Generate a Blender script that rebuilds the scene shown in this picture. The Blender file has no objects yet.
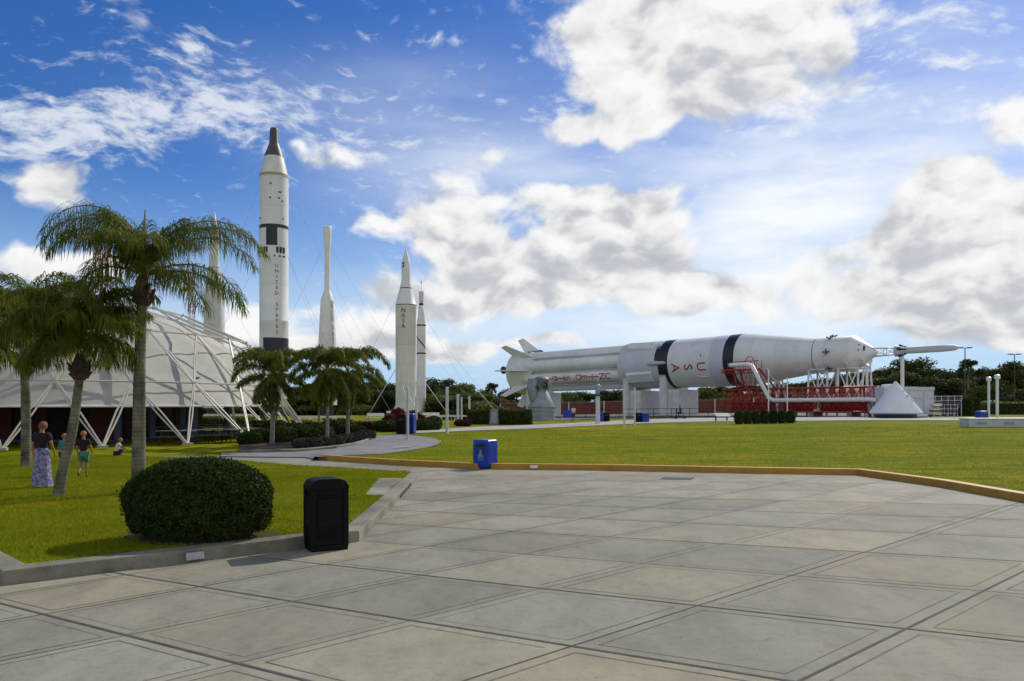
import bpy, bmesh, math, random
import numpy as np
from mathutils import Vector, Matrix
R = math.radians
random.seed(7)
scn = bpy.context.scene
COL = scn.collection

# ------------------------------------------------------------------ camera
F = 785.0; H = 2.15; YH = 405.0
cd = bpy.data.cameras.new('camera'); cam = bpy.data.objects.new('camera', cd); COL.objects.link(cam)
cam.location = (0, 0, H); cam.rotation_euler = (R(90), 0, 0)
cd.sensor_width = 36; cd.lens = F / 1024 * 36; cd.shift_y = (YH - 340.5) / 1024
cd.clip_end = 9000; cd.clip_start = .1
scn.camera = cam

# ------------------------------------------------------------------ terrain
def ss(a, b, x):
    t = min(1, max(0, (x - a) / (b - a))); return t * t * (3 - 2 * t)
def rise(X, Y):
    r = (.26 + .5 * ss(0, 35, X)) * ss(30, 75, Y)
    return r + 1.95 * ss(95, 150, Y) * ss(30, 60, X)
def G(X, Y):
    return .004 + .136 * ss(-7.9 - max(0, Y - 31) * .5, -7.62, X) + rise(X, Y)
def ray(px, D): return (px - 512) / F * D
def zat(py, D): return H + (YH - py) / F * D
def P(px, py, g=G):
    """ground point seen at a picture position"""
    k = (px - 512) / F; s = (YH - py) / F
    lo, hi = 3.0, 1500.0
    for _ in range(60):
        m = (lo + hi) / 2
        if H + s * m > g(k * m, m): lo = m
        else: hi = m
    return (k * lo, lo)

# ------------------------------------------------------------------ materials
MATS = {}
def mat(name, col, rough=.6, var=0, scale=3, col2=None, bump=0, bscale=None, metal=0, detail=5, transl=0, objvar=0, spec=None, coat=0):
    if name in MATS: return MATS[name]
    m = bpy.data.materials.new(name); m.use_nodes = True; MATS[name] = m
    nt = m.node_tree; N = nt.nodes; L = nt.links
    b = N['Principled BSDF']; b.inputs['Roughness'].default_value = rough; b.inputs['Metallic'].default_value = metal
    if spec is not None: b.inputs['Specular IOR Level'].default_value = spec
    if coat: b.inputs['Coat Weight'].default_value = coat
    c4 = (*col, 1)
    b.inputs['Base Color'].default_value = c4
    src = None
    if var or col2 or bump:
        tc = N.new('ShaderNodeTexCoord')
    if var or col2:
        n = N.new('ShaderNodeTexNoise'); n.inputs['Scale'].default_value = scale; n.inputs['Detail'].default_value = detail
        n.inputs['Roughness'].default_value = .65
        L.new(tc.outputs['Object'], n.inputs['Vector'])
        cr = N.new('ShaderNodeValToRGB'); cr.color_ramp.elements[0].position = .32; cr.color_ramp.elements[1].position = .68
        c2 = col2 if col2 else tuple(min(1, x * (1 + var)) for x in col)
        c1 = col if col2 else tuple(x * (1 - var) for x in col)
        cr.color_ramp.elements[0].color = (*c1, 1); cr.color_ramp.elements[1].color = (*c2, 1)
        L.new(n.outputs['Fac'], cr.inputs['Fac']); src = cr.outputs['Color']
    if objvar:
        oi = N.new('ShaderNodeObjectInfo'); hs = N.new('ShaderNodeHueSaturation')
        mr = N.new('ShaderNodeMapRange'); mr.inputs['To Min'].default_value = 1 - objvar; mr.inputs['To Max'].default_value = 1 + objvar
        mh = N.new('ShaderNodeMapRange'); mh.inputs['To Min'].default_value = .5 - .06 * objvar; mh.inputs['To Max'].default_value = .5 + .06 * objvar
        L.new(oi.outputs['Random'], mr.inputs['Value']); L.new(mr.outputs[0], hs.inputs['Value'])
        L.new(oi.outputs['Random'], mh.inputs['Value']); L.new(mh.outputs[0], hs.inputs['Hue'])
        if src: L.new(src, hs.inputs['Color'])
        else: hs.inputs['Color'].default_value = c4
        src = hs.outputs['Color']
    if src: L.new(src, b.inputs['Base Color'])
    if bump:
        n2 = N.new('ShaderNodeTexNoise'); n2.inputs['Scale'].default_value = bscale or scale * 4; n2.inputs['Detail'].default_value = 4
        L.new(tc.outputs['Object'], n2.inputs['Vector'])
        bp = N.new('ShaderNodeBump'); bp.inputs['Strength'].default_value = bump; bp.inputs['Distance'].default_value = .05
        L.new(n2.outputs['Fac'], bp.inputs['Height']); L.new(bp.outputs[0], b.inputs['Normal'])
    if transl:
        t = N.new('ShaderNodeBsdfTranslucent'); mx = N.new('ShaderNodeMixShader'); mx.inputs[0].default_value = transl
        if src: L.new(src, t.inputs['Color'])
        else: t.inputs['Color'].default_value = c4
        L.new(b.outputs[0], mx.inputs[1]); L.new(t.outputs[0], mx.inputs[2]); L.new(mx.outputs[0], N['Material Output'].inputs['Surface'])
    return m

def concrete_mat(name, base, dark, stain=.35, attr=False):
    m = bpy.data.materials.new(name); m.use_nodes = True
    nt = m.node_tree; N = nt.nodes; L = nt.links; b = N['Principled BSDF']
    tc = N.new('ShaderNodeTexCoord')
    def noise(s, d=6, r=.6, st=None):
        n = N.new('ShaderNodeTexNoise'); n.inputs['Scale'].default_value = s; n.inputs['Detail'].default_value = d; n.inputs['Roughness'].default_value = r
        if st:
            mp = N.new('ShaderNodeMapping'); mp.inputs['Scale'].default_value = st; mp.inputs['Rotation'].default_value = (0, 0, .5)
            L.new(tc.outputs['Object'], mp.inputs['Vector']); L.new(mp.outputs[0], n.inputs['Vector'])
        else: L.new(tc.outputs['Object'], n.inputs['Vector'])
        return n.outputs['Fac']
    def ramp(f, p0, p1, c0, c1):
        r = N.new('ShaderNodeValToRGB'); r.color_ramp.elements[0].position = p0; r.color_ramp.elements[1].position = p1
        r.color_ramp.elements[0].color = (*c0, 1); r.color_ramp.elements[1].color = (*c1, 1); L.new(f, r.inputs['Fac']); return r.outputs['Color']
    def mix(mode, fac, a, c):
        x = N.new('ShaderNodeMix'); x.data_type = 'RGBA'; x.blend_type = mode; x.inputs[0].default_value = fac
        L.new(a, x.inputs[6]); L.new(c, x.inputs[7]); return x.outputs[2]
    c = ramp(noise(.45, 8), .3, .7, dark, base)
    vo = N.new('ShaderNodeTexVoronoi'); vo.feature = 'DISTANCE_TO_EDGE'; vo.inputs['Scale'].default_value = .23
    ad = N.new('ShaderNodeVectorMath'); ad.operation = 'ADD'; L.new(tc.outputs['Object'], ad.inputs[0]); nn_ = N.new('ShaderNodeTexNoise'); nn_.inputs['Scale'].default_value = 1.3; nn_.inputs['Detail'].default_value = 6; L.new(tc.outputs['Object'], nn_.inputs['Vector']); L.new(nn_.outputs['Color'], ad.inputs[1]); L.new(ad.outputs[0], vo.inputs['Vector'])
    c = mix('MULTIPLY', .2, c, ramp(vo.outputs['Distance'], .0, .003, (.35, .34, .3), (1, 1, 1)))
    c = mix('MULTIPLY', .45, c, ramp(noise(2.7, 7, .72), .28, .44, (.5, .49, .45), (1, 1, 1)))
    c = mix('MULTIPLY', .7, c, ramp(noise(13, 2, .4), .22, .26, (.3, .3, .28), (1, 1, 1)))
    c = mix('MULTIPLY', stain, c, ramp(noise(1.4, 8, .7, (1, .45, 1)), .38, .56, (.55, .55, .56), (1, 1, 1)))
    c = mix('MULTIPLY', .5, c, ramp(noise(55, 3), .3, .6, (.72, .72, .72), (1, 1, 1)))
    c = mix('MULTIPLY', .5, c, ramp(noise(9, 6, .75), .33, .5, (.7, .7, .68), (1, 1, 1)))
    if attr:
        a = N.new('ShaderNodeAttribute'); a.attribute_name = 'tone'
        c = mix('MULTIPLY', 1, c, a.outputs['Color'])
    L.new(c, b.inputs['Base Color']); b.inputs['Roughness'].default_value = .82; b.inputs['Specular IOR Level'].default_value = .3
    bp = N.new('ShaderNodeBump'); bp.inputs['Strength'].default_value = .25; bp.inputs['Distance'].default_value = .01
    L.new(noise(70, 3), bp.inputs['Height']); L.new(bp.outputs[0], b.inputs['Normal'])
    MATS[name] = m; return m

def lawn_mat(name, c1, c2, c3):
    m = bpy.data.materials.new(name); m.use_nodes = True
    nt = m.node_tree; N = nt.nodes; L = nt.links; b = N['Principled BSDF']
    tc = N.new('ShaderNodeTexCoord')
    def noise(s, st=(1, 1, 1), d=6):
        n = N.new('ShaderNodeTexNoise'); n.inputs['Scale'].default_value = s; n.inputs['Detail'].default_value = d; n.inputs['Roughness'].default_value = .65
        mp = N.new('ShaderNodeMapping'); mp.inputs['Scale'].default_value = st
        L.new(tc.outputs['Object'], mp.inputs['Vector']); L.new(mp.outputs[0], n.inputs['Vector']); return n.outputs['Fac']
    def ramp(f, p0, p1, a, c):
        r = N.new('ShaderNodeValToRGB'); r.color_ramp.elements[0].position = p0; r.color_ramp.elements[1].position = p1
        r.color_ramp.elements[0].color = (*a, 1); r.color_ramp.elements[1].color = (*c, 1); L.new(f, r.inputs['Fac']); return r.outputs['Color']
    x = N.new('ShaderNodeMix'); x.data_type = 'RGBA'
    L.new(ramp(noise(.2, (.35, 1.3, 1)), .42, .58, (0, 0, 0), (1, 1, 1)), x.inputs[0])
    x.inputs[6].default_value = (*c1, 1); x.inputs[7].default_value = (*c2, 1)
    y = N.new('ShaderNodeMix'); y.data_type = 'RGBA'
    L.new(ramp(noise(.8, (.6, 1.6, 1)), .46, .64, (0, 0, 0), (1, 1, 1)), y.inputs[0]); L.new(x.outputs[2], y.inputs[6]); y.inputs[7].default_value = (*c3, 1)
    z = N.new('ShaderNodeMix'); z.data_type = 'RGBA'; z.blend_type = 'MULTIPLY'; z.inputs[0].default_value = .8
    L.new(y.outputs[2], z.inputs[6]); L.new(ramp(noise(26, d=4), .3, .6, (.45, .5, .45), (1.1, 1.1, 1.1)), z.inputs[7])
    L.new(z.outputs[2], b.inputs['Base Color']); b.inputs['Roughness'].default_value = .9; b.inputs['Specular IOR Level'].default_value = .04
    bp = N.new('ShaderNodeBump'); bp.inputs['Strength'].default_value = .6; bp.inputs['Distance'].default_value = .06
    L.new(noise(30, d=4), bp.inputs['Height']); L.new(bp.outputs[0], b.inputs['Normal'])
    MATS[name] = m; return m

# ------------------------------------------------------------------ mesh builder
class MB:
    def __init__(s): s.v = []; s.f = []; s.m = []; s.sm = []
    def add(s, vs, fs, mi=0, smooth=False):
        o = len(s.v); s.v += [tuple(v) for v in vs]
        for f in fs: s.f.append(tuple(i + o for i in f)); s.m.append(mi); s.sm.append(smooth)
        return s
    def box(s, c, d, rz=0, mi=0, rx=0, ry=0):
        M = Matrix.Translation(c) @ Matrix.Rotation(rz, 4, 'Z') @ Matrix.Rotation(ry, 4, 'Y') @ Matrix.Rotation(rx, 4, 'X')
        vs = [M @ Vector((x * d[0] / 2, y * d[1] / 2, z * d[2] / 2)) for x in (-1, 1) for y in (-1, 1) for z in (-1, 1)]
        return s.add(vs, [(0, 1, 3, 2), (4, 6, 7, 5), (0, 4, 5, 1), (2, 3, 7, 6), (0, 2, 6, 4), (1, 5, 7, 3)], mi)
    def tube(s, pts, rad, n=8, mi=0, smooth=True, cap=True):
        pts = [Vector(p) for p in pts]
        if not hasattr(rad, '__len__'): rad = [rad] * len(pts)
        vs = []; up = None
        for i, p in enumerate(pts):
            d = (pts[min(i + 1, len(pts) - 1)] - pts[max(i - 1, 0)]).normalized()
            if up is None: up = Vector((0, 0, 1)) if abs(d.z) < .9 else Vector((1, 0, 0))
            a = d.cross(up).normalized(); b = a.cross(d); up = b
            for k in range(n):
                t = 2 * math.pi * (k + .5) / n; vs.append(p + (a * math.cos(t) + b * math.sin(t)) * rad[i])
        fs = []
        for i in range(len(pts) - 1):
            for k in range(n):
                k2 = (k + 1) % n; fs.append((i * n + k, i * n + k2, (i + 1) * n + k2, (i + 1) * n + k))
        s.add(vs, fs, mi, smooth)
        if cap:
            o = len(s.v) - len(vs)
            s.f.append(tuple(o + k for k in range(n))[::-1]); s.m.append(mi); s.sm.append(False)
            s.f.append(tuple(o + (len(pts) - 1) * n + k for k in range(n))); s.m.append(mi); s.sm.append(False)
        return s
    def lathe(s, prof, n=32, mi=0, M=None, a0=0, a1=2 * math.pi, smooth=True):
        """prof: (z, r[, material]) ; axis = local Z"""
        full = abs(a1 - a0 - 2 * math.pi) < 1e-6; cnt = n if full else n + 1
        vs = []
        for q in prof:
            for k in range(cnt):
                t = a0 + (a1 - a0) * k / n
                v = Vector((q[1] * math.cos(t), q[1] * math.sin(t), q[0])); vs.append(M @ v if M else v)
        o = len(s.v); s.v += [tuple(v) for v in vs]
        for i in range(len(prof) - 1):
            mm = prof[i][2] if len(prof[i]) > 2 else mi
            for k in range(n):
                k2 = (k + 1) % cnt
                mk = mm(k, n) if callable(mm) else mm
                s.f.append((o + i * cnt + k, o + i * cnt + k2, o + (i + 1) * cnt + k2, o + (i + 1) * cnt + k)); s.m.append(mk); s.sm.append(smooth)
        return s
    def prism(s, poly, z0, z1, mi=0):
        n = len(poly); vs = [(x, y, z0) for x, y in poly] + [(x, y, z1) for x, y in poly]
        fs = [tuple(range(n))[::-1], tuple(range(n, 2 * n))] + [(i, (i + 1) % n, n + (i + 1) % n, n + i) for i in range(n)]
        return s.add(vs, fs, mi)
    def build(s, name, mats, parent=None, loc=None, rz=0, bevel=0):
        me = bpy.data.meshes.new(name); me.from_pydata(s.v, [], s.f)
        if not isinstance(mats, (list, tuple)): mats = [mats]
        for m in mats: me.materials.append(m)
        me.polygons.foreach_set('material_index', s.m); me.polygons.foreach_set('use_smooth', s.sm)
        me.update()
        bm = bmesh.new(); bm.from_mesh(me)
        bmesh.ops.remove_doubles(bm, verts=bm.verts, dist=1e-5)
        bmesh.ops.recalc_face_normals(bm, faces=bm.faces)
        if bevel:
            es = [e for e in bm.edges if len(e.link_faces) == 2 and e.calc_face_angle(0) > .6]
            bmesh.ops.bevel(bm, geom=es, offset=bevel, segments=2, affect='EDGES', profile=.6)
        for e in bm.edges:
            if len(e.link_faces) == 2 and e.calc_face_angle(0) > .7: e.smooth = False
        bm.to_mesh(me); bm.free()
        o = bpy.data.objects.new(name, me); COL.objects.link(o)
        if parent: o.parent = parent
        if loc: o.location = loc
        if rz: o.rotation_euler.z = rz
        return o

def raw(name, V, Fq, mats, parent=None, mi=None, smooth=False):
    """fast numpy quads/tris: V (n,3), Fq (m,k)"""
    me = bpy.data.meshes.new(name); k = Fq.shape[1]
    me.vertices.add(len(V)); me.vertices.foreach_set('co', np.asarray(V, dtype=np.float32).ravel())
    me.loops.add(Fq.size); me.loops.foreach_set('vertex_index', Fq.astype(np.int32).ravel())
    me.polygons.add(len(Fq)); me.polygons.foreach_set('loop_start', np.arange(0, Fq.size, k, dtype=np.int32))
    me.polygons.foreach_set('loop_total', np.full(len(Fq), k, dtype=np.int32))
    if not isinstance(mats, (list, tuple)): mats = [mats]
    for m in mats: me.materials.append(m)
    if mi is not None: me.polygons.foreach_set('material_index', mi.astype(np.int32))
    me.update(calc_edges=True); me.validate()
    o = bpy.data.objects.new(name, me); COL.objects.link(o)
    if parent: o.parent = parent
    return o

def tag(o, label, cat, group=None, kind=None):
    if label: o['label'] = label
    if cat: o['category'] = cat
    if group: o['group'] = group
    if kind: o['kind'] = kind
    return o
def thing(name, label, cat, loc, rz=0, group=None):
    o = bpy.data.objects.new(name, None); COL.objects.link(o); o.location = loc; o.rotation_euler = (0, 0, rz)
    o.empty_display_size = .3
    return tag(o, label, cat, group)
def structure(o): o['kind'] = 'structure'; return o
def dup(root, loc, rz=0, sc=1, label=None, group=None):
    r = root.copy(); COL.objects.link(r); r.location = loc; r.rotation_euler = (0, 0, rz)
    r.scale = sc if hasattr(sc, '__len__') else (sc, sc, sc)
    if label: r['label'] = label
    if group: r['group'] = group
    for ch in list(root.children):
        c = ch.copy(); COL.objects.link(c); c.parent = r
        for g in ch.children:
            d = g.copy(); COL.objects.link(d); d.parent = c
    return r

# leaf quads ---------------------------------------------------------
rng = np.random.default_rng(5)
def leaves(points, size, aspect=.5, normals=None, jitter=1.0, hang=0):
    n = len(points)
    a = rng.normal(size=(n, 3)); a /= np.linalg.norm(a, axis=1)[:, None]
    if normals is not None:
        nn = normals + jitter * a; nn /= np.linalg.norm(nn, axis=1)[:, None]
    else: nn = a
    b = rng.normal(size=(n, 3)); b[:, 2] -= hang
    u = b - (b * nn).sum(1)[:, None] * nn; u /= np.linalg.norm(u, axis=1)[:, None]
    w = np.cross(nn, u)
    s = size * rng.uniform(.6, 1.4, (n, 1))
    V = np.empty((n, 4, 3)); V[:, 0] = points - u * s; V[:, 1] = points + w * s * aspect - u * s * .1; V[:, 2] = points + u * s; V[:, 3] = points - w * s * aspect - u * s * .1
    return V.reshape(-1, 3), np.arange(4 * n).reshape(n, 4)
def merge(lst):
    V = []; Fs = []; o = 0
    for v, f in lst: V.append(v); Fs.append(f + o); o += len(v)
    return np.concatenate(V), np.concatenate(Fs)

def ringbark(name):
    m = bpy.data.materials.new(name); m.use_nodes = True; N = m.node_tree.nodes; L = m.node_tree.links; b = N['Principled BSDF']
    tc = N.new('ShaderNodeTexCoord'); wv = N.new('ShaderNodeTexWave'); wv.wave_type = 'BANDS'; wv.bands_direction = 'Z'; wv.wave_profile = 'SAW'
    wv.inputs['Scale'].default_value = 3.4; wv.inputs['Distortion'].default_value = 1.2; wv.inputs['Detail'].default_value = 3; wv.inputs['Detail Scale'].default_value = 2
    L.new(tc.outputs['Object'], wv.inputs['Vector']); n = N.new('ShaderNodeTexNoise'); n.inputs['Scale'].default_value = 3; n.inputs['Detail'].default_value = 8; L.new(tc.outputs['Object'], n.inputs['Vector'])
    r1 = N.new('ShaderNodeValToRGB'); L.new(n.outputs['Fac'], r1.inputs['Fac']); r1.color_ramp.elements[0].position = .35; r1.color_ramp.elements[1].position = .65
    r1.color_ramp.elements[0].color = (.1, .095, .06, 1); r1.color_ramp.elements[1].color = (.27, .25, .19, 1)
    r2 = N.new('ShaderNodeValToRGB'); L.new(wv.outputs['Fac'], r2.inputs['Fac']); r2.color_ramp.elements[0].color = (.45, .45, .45, 1); r2.color_ramp.elements[1].position = .3; r2.color_ramp.elements[1].color = (1, 1, 1, 1)
    x = N.new('ShaderNodeMix'); x.data_type = 'RGBA'; x.blend_type = 'MULTIPLY'; x.inputs[0].default_value = .85; L.new(r1.outputs[0], x.inputs[6]); L.new(r2.outputs[0], x.inputs[7]); L.new(x.outputs[2], b.inputs['Base Color'])
    b.inputs['Roughness'].default_value = .9; b.inputs['Specular IOR Level'].default_value = .15
    bp = N.new('ShaderNodeBump'); bp.inputs['Strength'].default_value = .7; bp.inputs['Distance'].default_value = .03; L.new(wv.outputs['Fac'], bp.inputs['Height']); L.new(bp.outputs[0], b.inputs['Normal'])
    MATS[name] = m; return m

# ------------------------------------------------------------------ base materials
white = mat('white_paint', (.78, .765, .72), .35, var=.05, scale=.6)
def seammat(name, col, axis, per, streak):
    m = bpy.data.materials.new(name); m.use_nodes = True; N = m.node_tree.nodes; L = m.node_tree.links; b = N['Principled BSDF']; b.inputs['Roughness'].default_value = .45
    tc = N.new('ShaderNodeTexCoord'); dp_ = N.new('ShaderNodeVectorMath'); dp_.operation = 'DOT_PRODUCT'; L.new(tc.outputs['Object'], dp_.inputs[0]); dp_.inputs[1].default_value = axis
    def mm(op, a, b_, c_=None):
        n = N.new('ShaderNodeMath'); n.operation = op
        for i, v in enumerate((a, b_, c_)):
            if v is None: continue
            if isinstance(v, (int, float)): n.inputs[i].default_value = v
            else: L.new(v, n.inputs[i])
        return n.outputs[0]
    fr = mm('FRACT', mm('DIVIDE', dp_.outputs['Value'], per), 0); ln = mm('LESS_THAN', fr, .035)
    fl = mm('FLOOR', mm('DIVIDE', dp_.outputs['Value'], per), 0); wn_ = N.new('ShaderNodeTexWhiteNoise'); wn_.noise_dimensions = '1D'; L.new(fl, wn_.inputs['W'])
    def nz(sc, st, rot=(0, 0, 0), d=6):
        mp = N.new('ShaderNodeMapping'); L.new(tc.outputs['Object'], mp.inputs['Vector']); mp.inputs['Scale'].default_value = st; n = N.new('ShaderNodeTexNoise'); n.inputs['Scale'].default_value = sc; n.inputs['Detail'].default_value = d; n.inputs['Roughness'].default_value = .65; L.new(mp.outputs[0], n.inputs['Vector']); return n.outputs['Fac']
    v = mm('ADD', .92, mm('MULTIPLY', wn_.outputs['Value'], .1)); v = mm('MULTIPLY', v, mm('SUBTRACT', 1.0, mm('MULTIPLY', ln, .09)))
    s_ = N.new('ShaderNodeMapRange'); L.new(nz(1.6, streak), s_.inputs['Value']); s_.inputs['From Min'].default_value = .5; s_.inputs['From Max'].default_value = .75; s_.inputs['To Min'].default_value = 1; s_.inputs['To Max'].default_value = .9
    s2 = N.new('ShaderNodeMapRange'); L.new(nz(.5, (1, 1, 1), d=8), s2.inputs['Value']); s2.inputs['From Min'].default_value = .35; s2.inputs['From Max'].default_value = .65; s2.inputs['To Min'].default_value = .93; s2.inputs['To Max'].default_value = 1.03
    v = mm('MULTIPLY', mm('MULTIPLY', v, s_.outputs[0]), s2.outputs[0])
    vm_ = N.new('ShaderNodeVectorMath'); vm_.operation = 'SCALE'; vm_.inputs[0].default_value = col; L.new(v, vm_.inputs['Scale']); L.new(vm_.outputs[0], b.inputs['Base Color'])
    MATS[name] = m; return m
rocketw = seammat('rocket_white', (.8, .78, .73), (0, 0, 1), 2.1, (3, 3, .25))
rocketh = seammat('rocket_white_lying', (.82, .8, .75), (.715, -.7, .0135), 2.75, (.5, .5, 1.6))
offw = mat('weathered_white', (.66, .64, .58), .5, var=.14, scale=1.2, detail=8)
greyw = mat('pale_grey_paint', (.5, .51, .52), .5, var=.08, scale=.5)
black = mat('black_paint', (.012, .012, .014), .4)
charcoal = mat('charcoal_paint', (.03, .03, .035), .5, var=.3, scale=2)
redpaint = mat('red_paint', (.45, .022, .014), .45, var=.15, scale=1)
redtext = mat('red_lettering', (.42, .018, .025), .5)
metalg = mat('grey_metal', (.33, .35, .37), .45, metal=.3, var=.2, scale=4)
steel = mat('galvanised_post', (.55, .58, .6), .5, var=.08, scale=3)
bark = ringbark('palm_bark')
boot = mat('palm_boot_fibre', (.09, .05, .03), .9, var=.4, scale=9, bump=1, bscale=20)
palml = mat('palm_leaf', (.05, .08, .008), .6, col2=(.23, .25, .03), scale=1.6, transl=.5, spec=.12)
palmlb = mat('far_palm_leaf', (.045, .09, .008), .6, col2=(.21, .22, .025), scale=.9, transl=.3, spec=.12)
rachis = mat('palm_rachis', (.16, .17, .05), .5)
leafd = mat('tree_leaf', (.028, .045, .012), .7, col2=(.09, .11, .022), scale=.35, transl=.25, objvar=.3, spec=.12)
leafy = mat('olive_leaf', (.06, .075, .014), .7, col2=(.14, .145, .028), scale=.5, transl=.25, objvar=.25, spec=.12)
bushl = mat('bush_leaf', (.01, .024, .005), .7, col2=(.06, .09, .014), scale=9, transl=.2, spec=.12)
hedgel = mat('hedge_leaf', (.03, .05, .012), .7, col2=(.085, .11, .02), scale=1.5, transl=.2, objvar=.2, spec=.12)
crotonl = mat('red_leaf', (.05, .02, .012), .6, col2=(.24, .02, .03), scale=2, transl=.25, spec=.12)
maroonl = mat('maroon_leaf', (.06, .014, .016), .7, col2=(.12, .03, .03), scale=2, transl=.2, spec=.12)
purplel = mat('purple_leaf', (.04, .04, .025), .7, col2=(.1, .07, .075), scale=3, transl=.15, spec=.12)
wood = mat('branch_bark', (.12, .09, .06), .9, var=.3, scale=4)
soil = mat('mulch', (.07, .035, .02), .95, var=.4, scale=12, bump=.8)
yellowp = mat('yellow_kerb_paint', (.5, .27, .02), .6, col2=(.36, .19, .015), scale=2.5, detail=8, bump=.2)
kerbm = concrete_mat('kerb_concrete', (.37, .345, .26), (.16, .15, .11), .8)
plazam = concrete_mat('plaza_concrete', (.35, .33, .245), (.275, .265, .205), .42, attr=True)
pathm = concrete_mat('asphalt_path_surface', (.27, .27, .265), (.22, .22, .22), .3)
padm = concrete_mat('pale_paving', (.46, .44, .4), (.38, .36, .34), .3)
darkpad = concrete_mat('dark_paving', (.16, .15, .15), (.1, .1, .1), .4)
lawnm = lawn_mat('lawn_grass', (.17, .205, .003), (.3, .27, .004), (.11, .155, .003))
blade = mat('grass_blade', (.17, .22, .006), .8, col2=(.3, .29, .012), scale=.7, transl=.4, spec=.12)
# ================================================================== GROUND
def gridmesh(name, xs, ys, zf, m):
    V = [(x, y, zf(x, y)) for y in ys for x in xs]; nx = len(xs)
    Fs = [(j * nx + i, j * nx + i + 1, (j + 1) * nx + i + 1, (j + 1) * nx + i) for j in range(len(ys) - 1) for i in range(nx - 1)]
    return MB().add(V, Fs, 0, True).build(name, m)
xs = [-3000, -1000, -400, -150] + list(range(-80, 121, 8)) + [150, 300, 700, 1500, 3000]
ys = [-500, -100, 0, 15] + list(range(24, 160, 5)) + [170, 200, 300, 600, 1200, 2500, 4500]
g = structure(gridmesh('ground', xs, ys, lambda x, y: rise(x, y) - .07, lawnm))

# kerb line of the large lawn (front top edge) -----------------------
KL = [P(318, 459.6, lambda x, y: 0), P(395, 465, lambda x, y: 0), P(475, 469, lambda x, y: 0), P(600, 470.4, lambda x, y: 0), P(760, 473.6, lambda x, y: 0), P(857, 475.2, lambda x, y: 0), P(940, 487, lambda x, y: 0), P(1024, 502.5, lambda x, y: 0), (12.6, 13.5)]
def ribbon(name, A, B, n, z, m, kind='structure', lift=0, l0=None):
    """sheet between two polylines of equal count"""
    def res(Pl, N):
        d = [0]
        for a, b in zip(Pl, Pl[1:]): d.append(d[-1] + math.dist(a, b))
        out = []
        for i in range(N):
            t = d[-1] * i / (N - 1); k = 0
            while k < len(Pl) - 2 and d[k + 1] < t: k += 1
            u = (t - d[k]) / (d[k + 1] - d[k] + 1e-9); out.append((Pl[k][0] + (Pl[k + 1][0] - Pl[k][0]) * u, Pl[k][1] + (Pl[k + 1][1] - Pl[k][1]) * u))
        return out
    N = max(len(A), len(B)) * (5 if name != 'lawn' else 22)
    A = res(A, N); B = res(B, N); V = []; Fs = []
    for a, b in zip(A, B):
        for j in range(n + 1):
            t = j / n if name != 'lawn' else (j / n) ** 2; x = a[0] + (b[0] - a[0]) * t; y = a[1] + (b[1] - a[1]) * t; V.append((x, y, z(x, y) + (lift if l0 is None else l0 + (lift - l0) * ss(33, 40, y))))
    for i in range(N - 1):
        for j in range(n): Fs.append((i * (n + 1) + j, (i + 1) * (n + 1) + j, (i + 1) * (n + 1) + j + 1, i * (n + 1) + j + 1))
    o = MB().add(V, Fs, 0, True).build(name, m); o['kind'] = kind; return o
def offs(Pl, d):
    out = []
    for i, p in enumerate(Pl):
        a = Pl[max(i - 1, 0)]; b = Pl[min(i + 1, len(Pl) - 1)]; t = Vector((b[0] - a[0], b[1] - a[1])).normalized()
        out.append((p[0] - t.y * d, p[1] + t.x * d))
    return out
KB = offs(KL, .28)
left_edge = [(-90, 33.4), (-30, 33.4), (-14.8, 33.2), (-9.5, 32.6), (-8.2, 31.9)]
near = left_edge + KB
xsf = [-90, -30, -15, -10, -8, -6, 2, 10, 18, 28, 34, 40, 55, 100]
ribbon('lawn', near, [(-90, 150), (-60, 150), (-30, 150), (-10, 150), (0, 150), (20, 150), (40, 150), (60, 150), (80, 150), (100, 148), (120, 130), (120, 90), (110, 50), (90, 20)], 44, G, lawnm)

# plaza: real slabs between the joints -------------------------------
Hm = np.array([[1.32467724, 1.17711879, -5.88018002], [-.99902552, .99543041, 6.8855217], [-.03834074, -.02238078, 1.]])
def gw(i, j):
    v = Hm @ np.array([i, j, 1.]); return (v[0] / v[2], v[1] / v[2])
mb = MB(); tones = []
rt = random.Random(11)
rowt = {j: rt.uniform(.93, 1.05) for j in range(-8, 20)}
for i in range(-13, 10):
    for j in range(-6, 16):
        nd = [gw(i, j), gw(i + 1, j), gw(i + 1, j + 1), gw(i, j + 1)]
        mb.add([(x, y, 0) for x, y in nd], [(0, 1, 2, 3)])
        t = rt.uniform(.84, 1.1) * rowt[j]; w = rt.uniform(0, 1) ** 1.6
        tones.append((t * (1 + .05 * w), t, t * (1 - .1 * w)))
o = structure(mb.build('plaza_paving', plazam))
ca = o.data.color_attributes.new('tone', 'FLOAT_COLOR', 'CORNER')
for p in o.data.polygons:
    for li in p.loop_indices: ca.data[li].color = (*tones[p.index], 1)
o2 = structure(MB().add([(-90, -40, -.006), (70, -40, -.006), (70, 33, -.01), (-90, 33, -.01)], [(0, 1, 2, 3)]).build('plaza_base', concrete_mat('plaza_base_concrete', (.32, .3, .23), (.27, .26, .2))))
o3 = structure(MB().add([(-90, 32.9, .0), (-7.7, 32.9, .0), (-7.7, 34.5, .0), (-90, 34.5, .0)], [(0, 1, 2, 3)]).build('walkway', concrete_mat('walk_concrete', (.44, .43, .38), (.36, .35, .31))))

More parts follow.
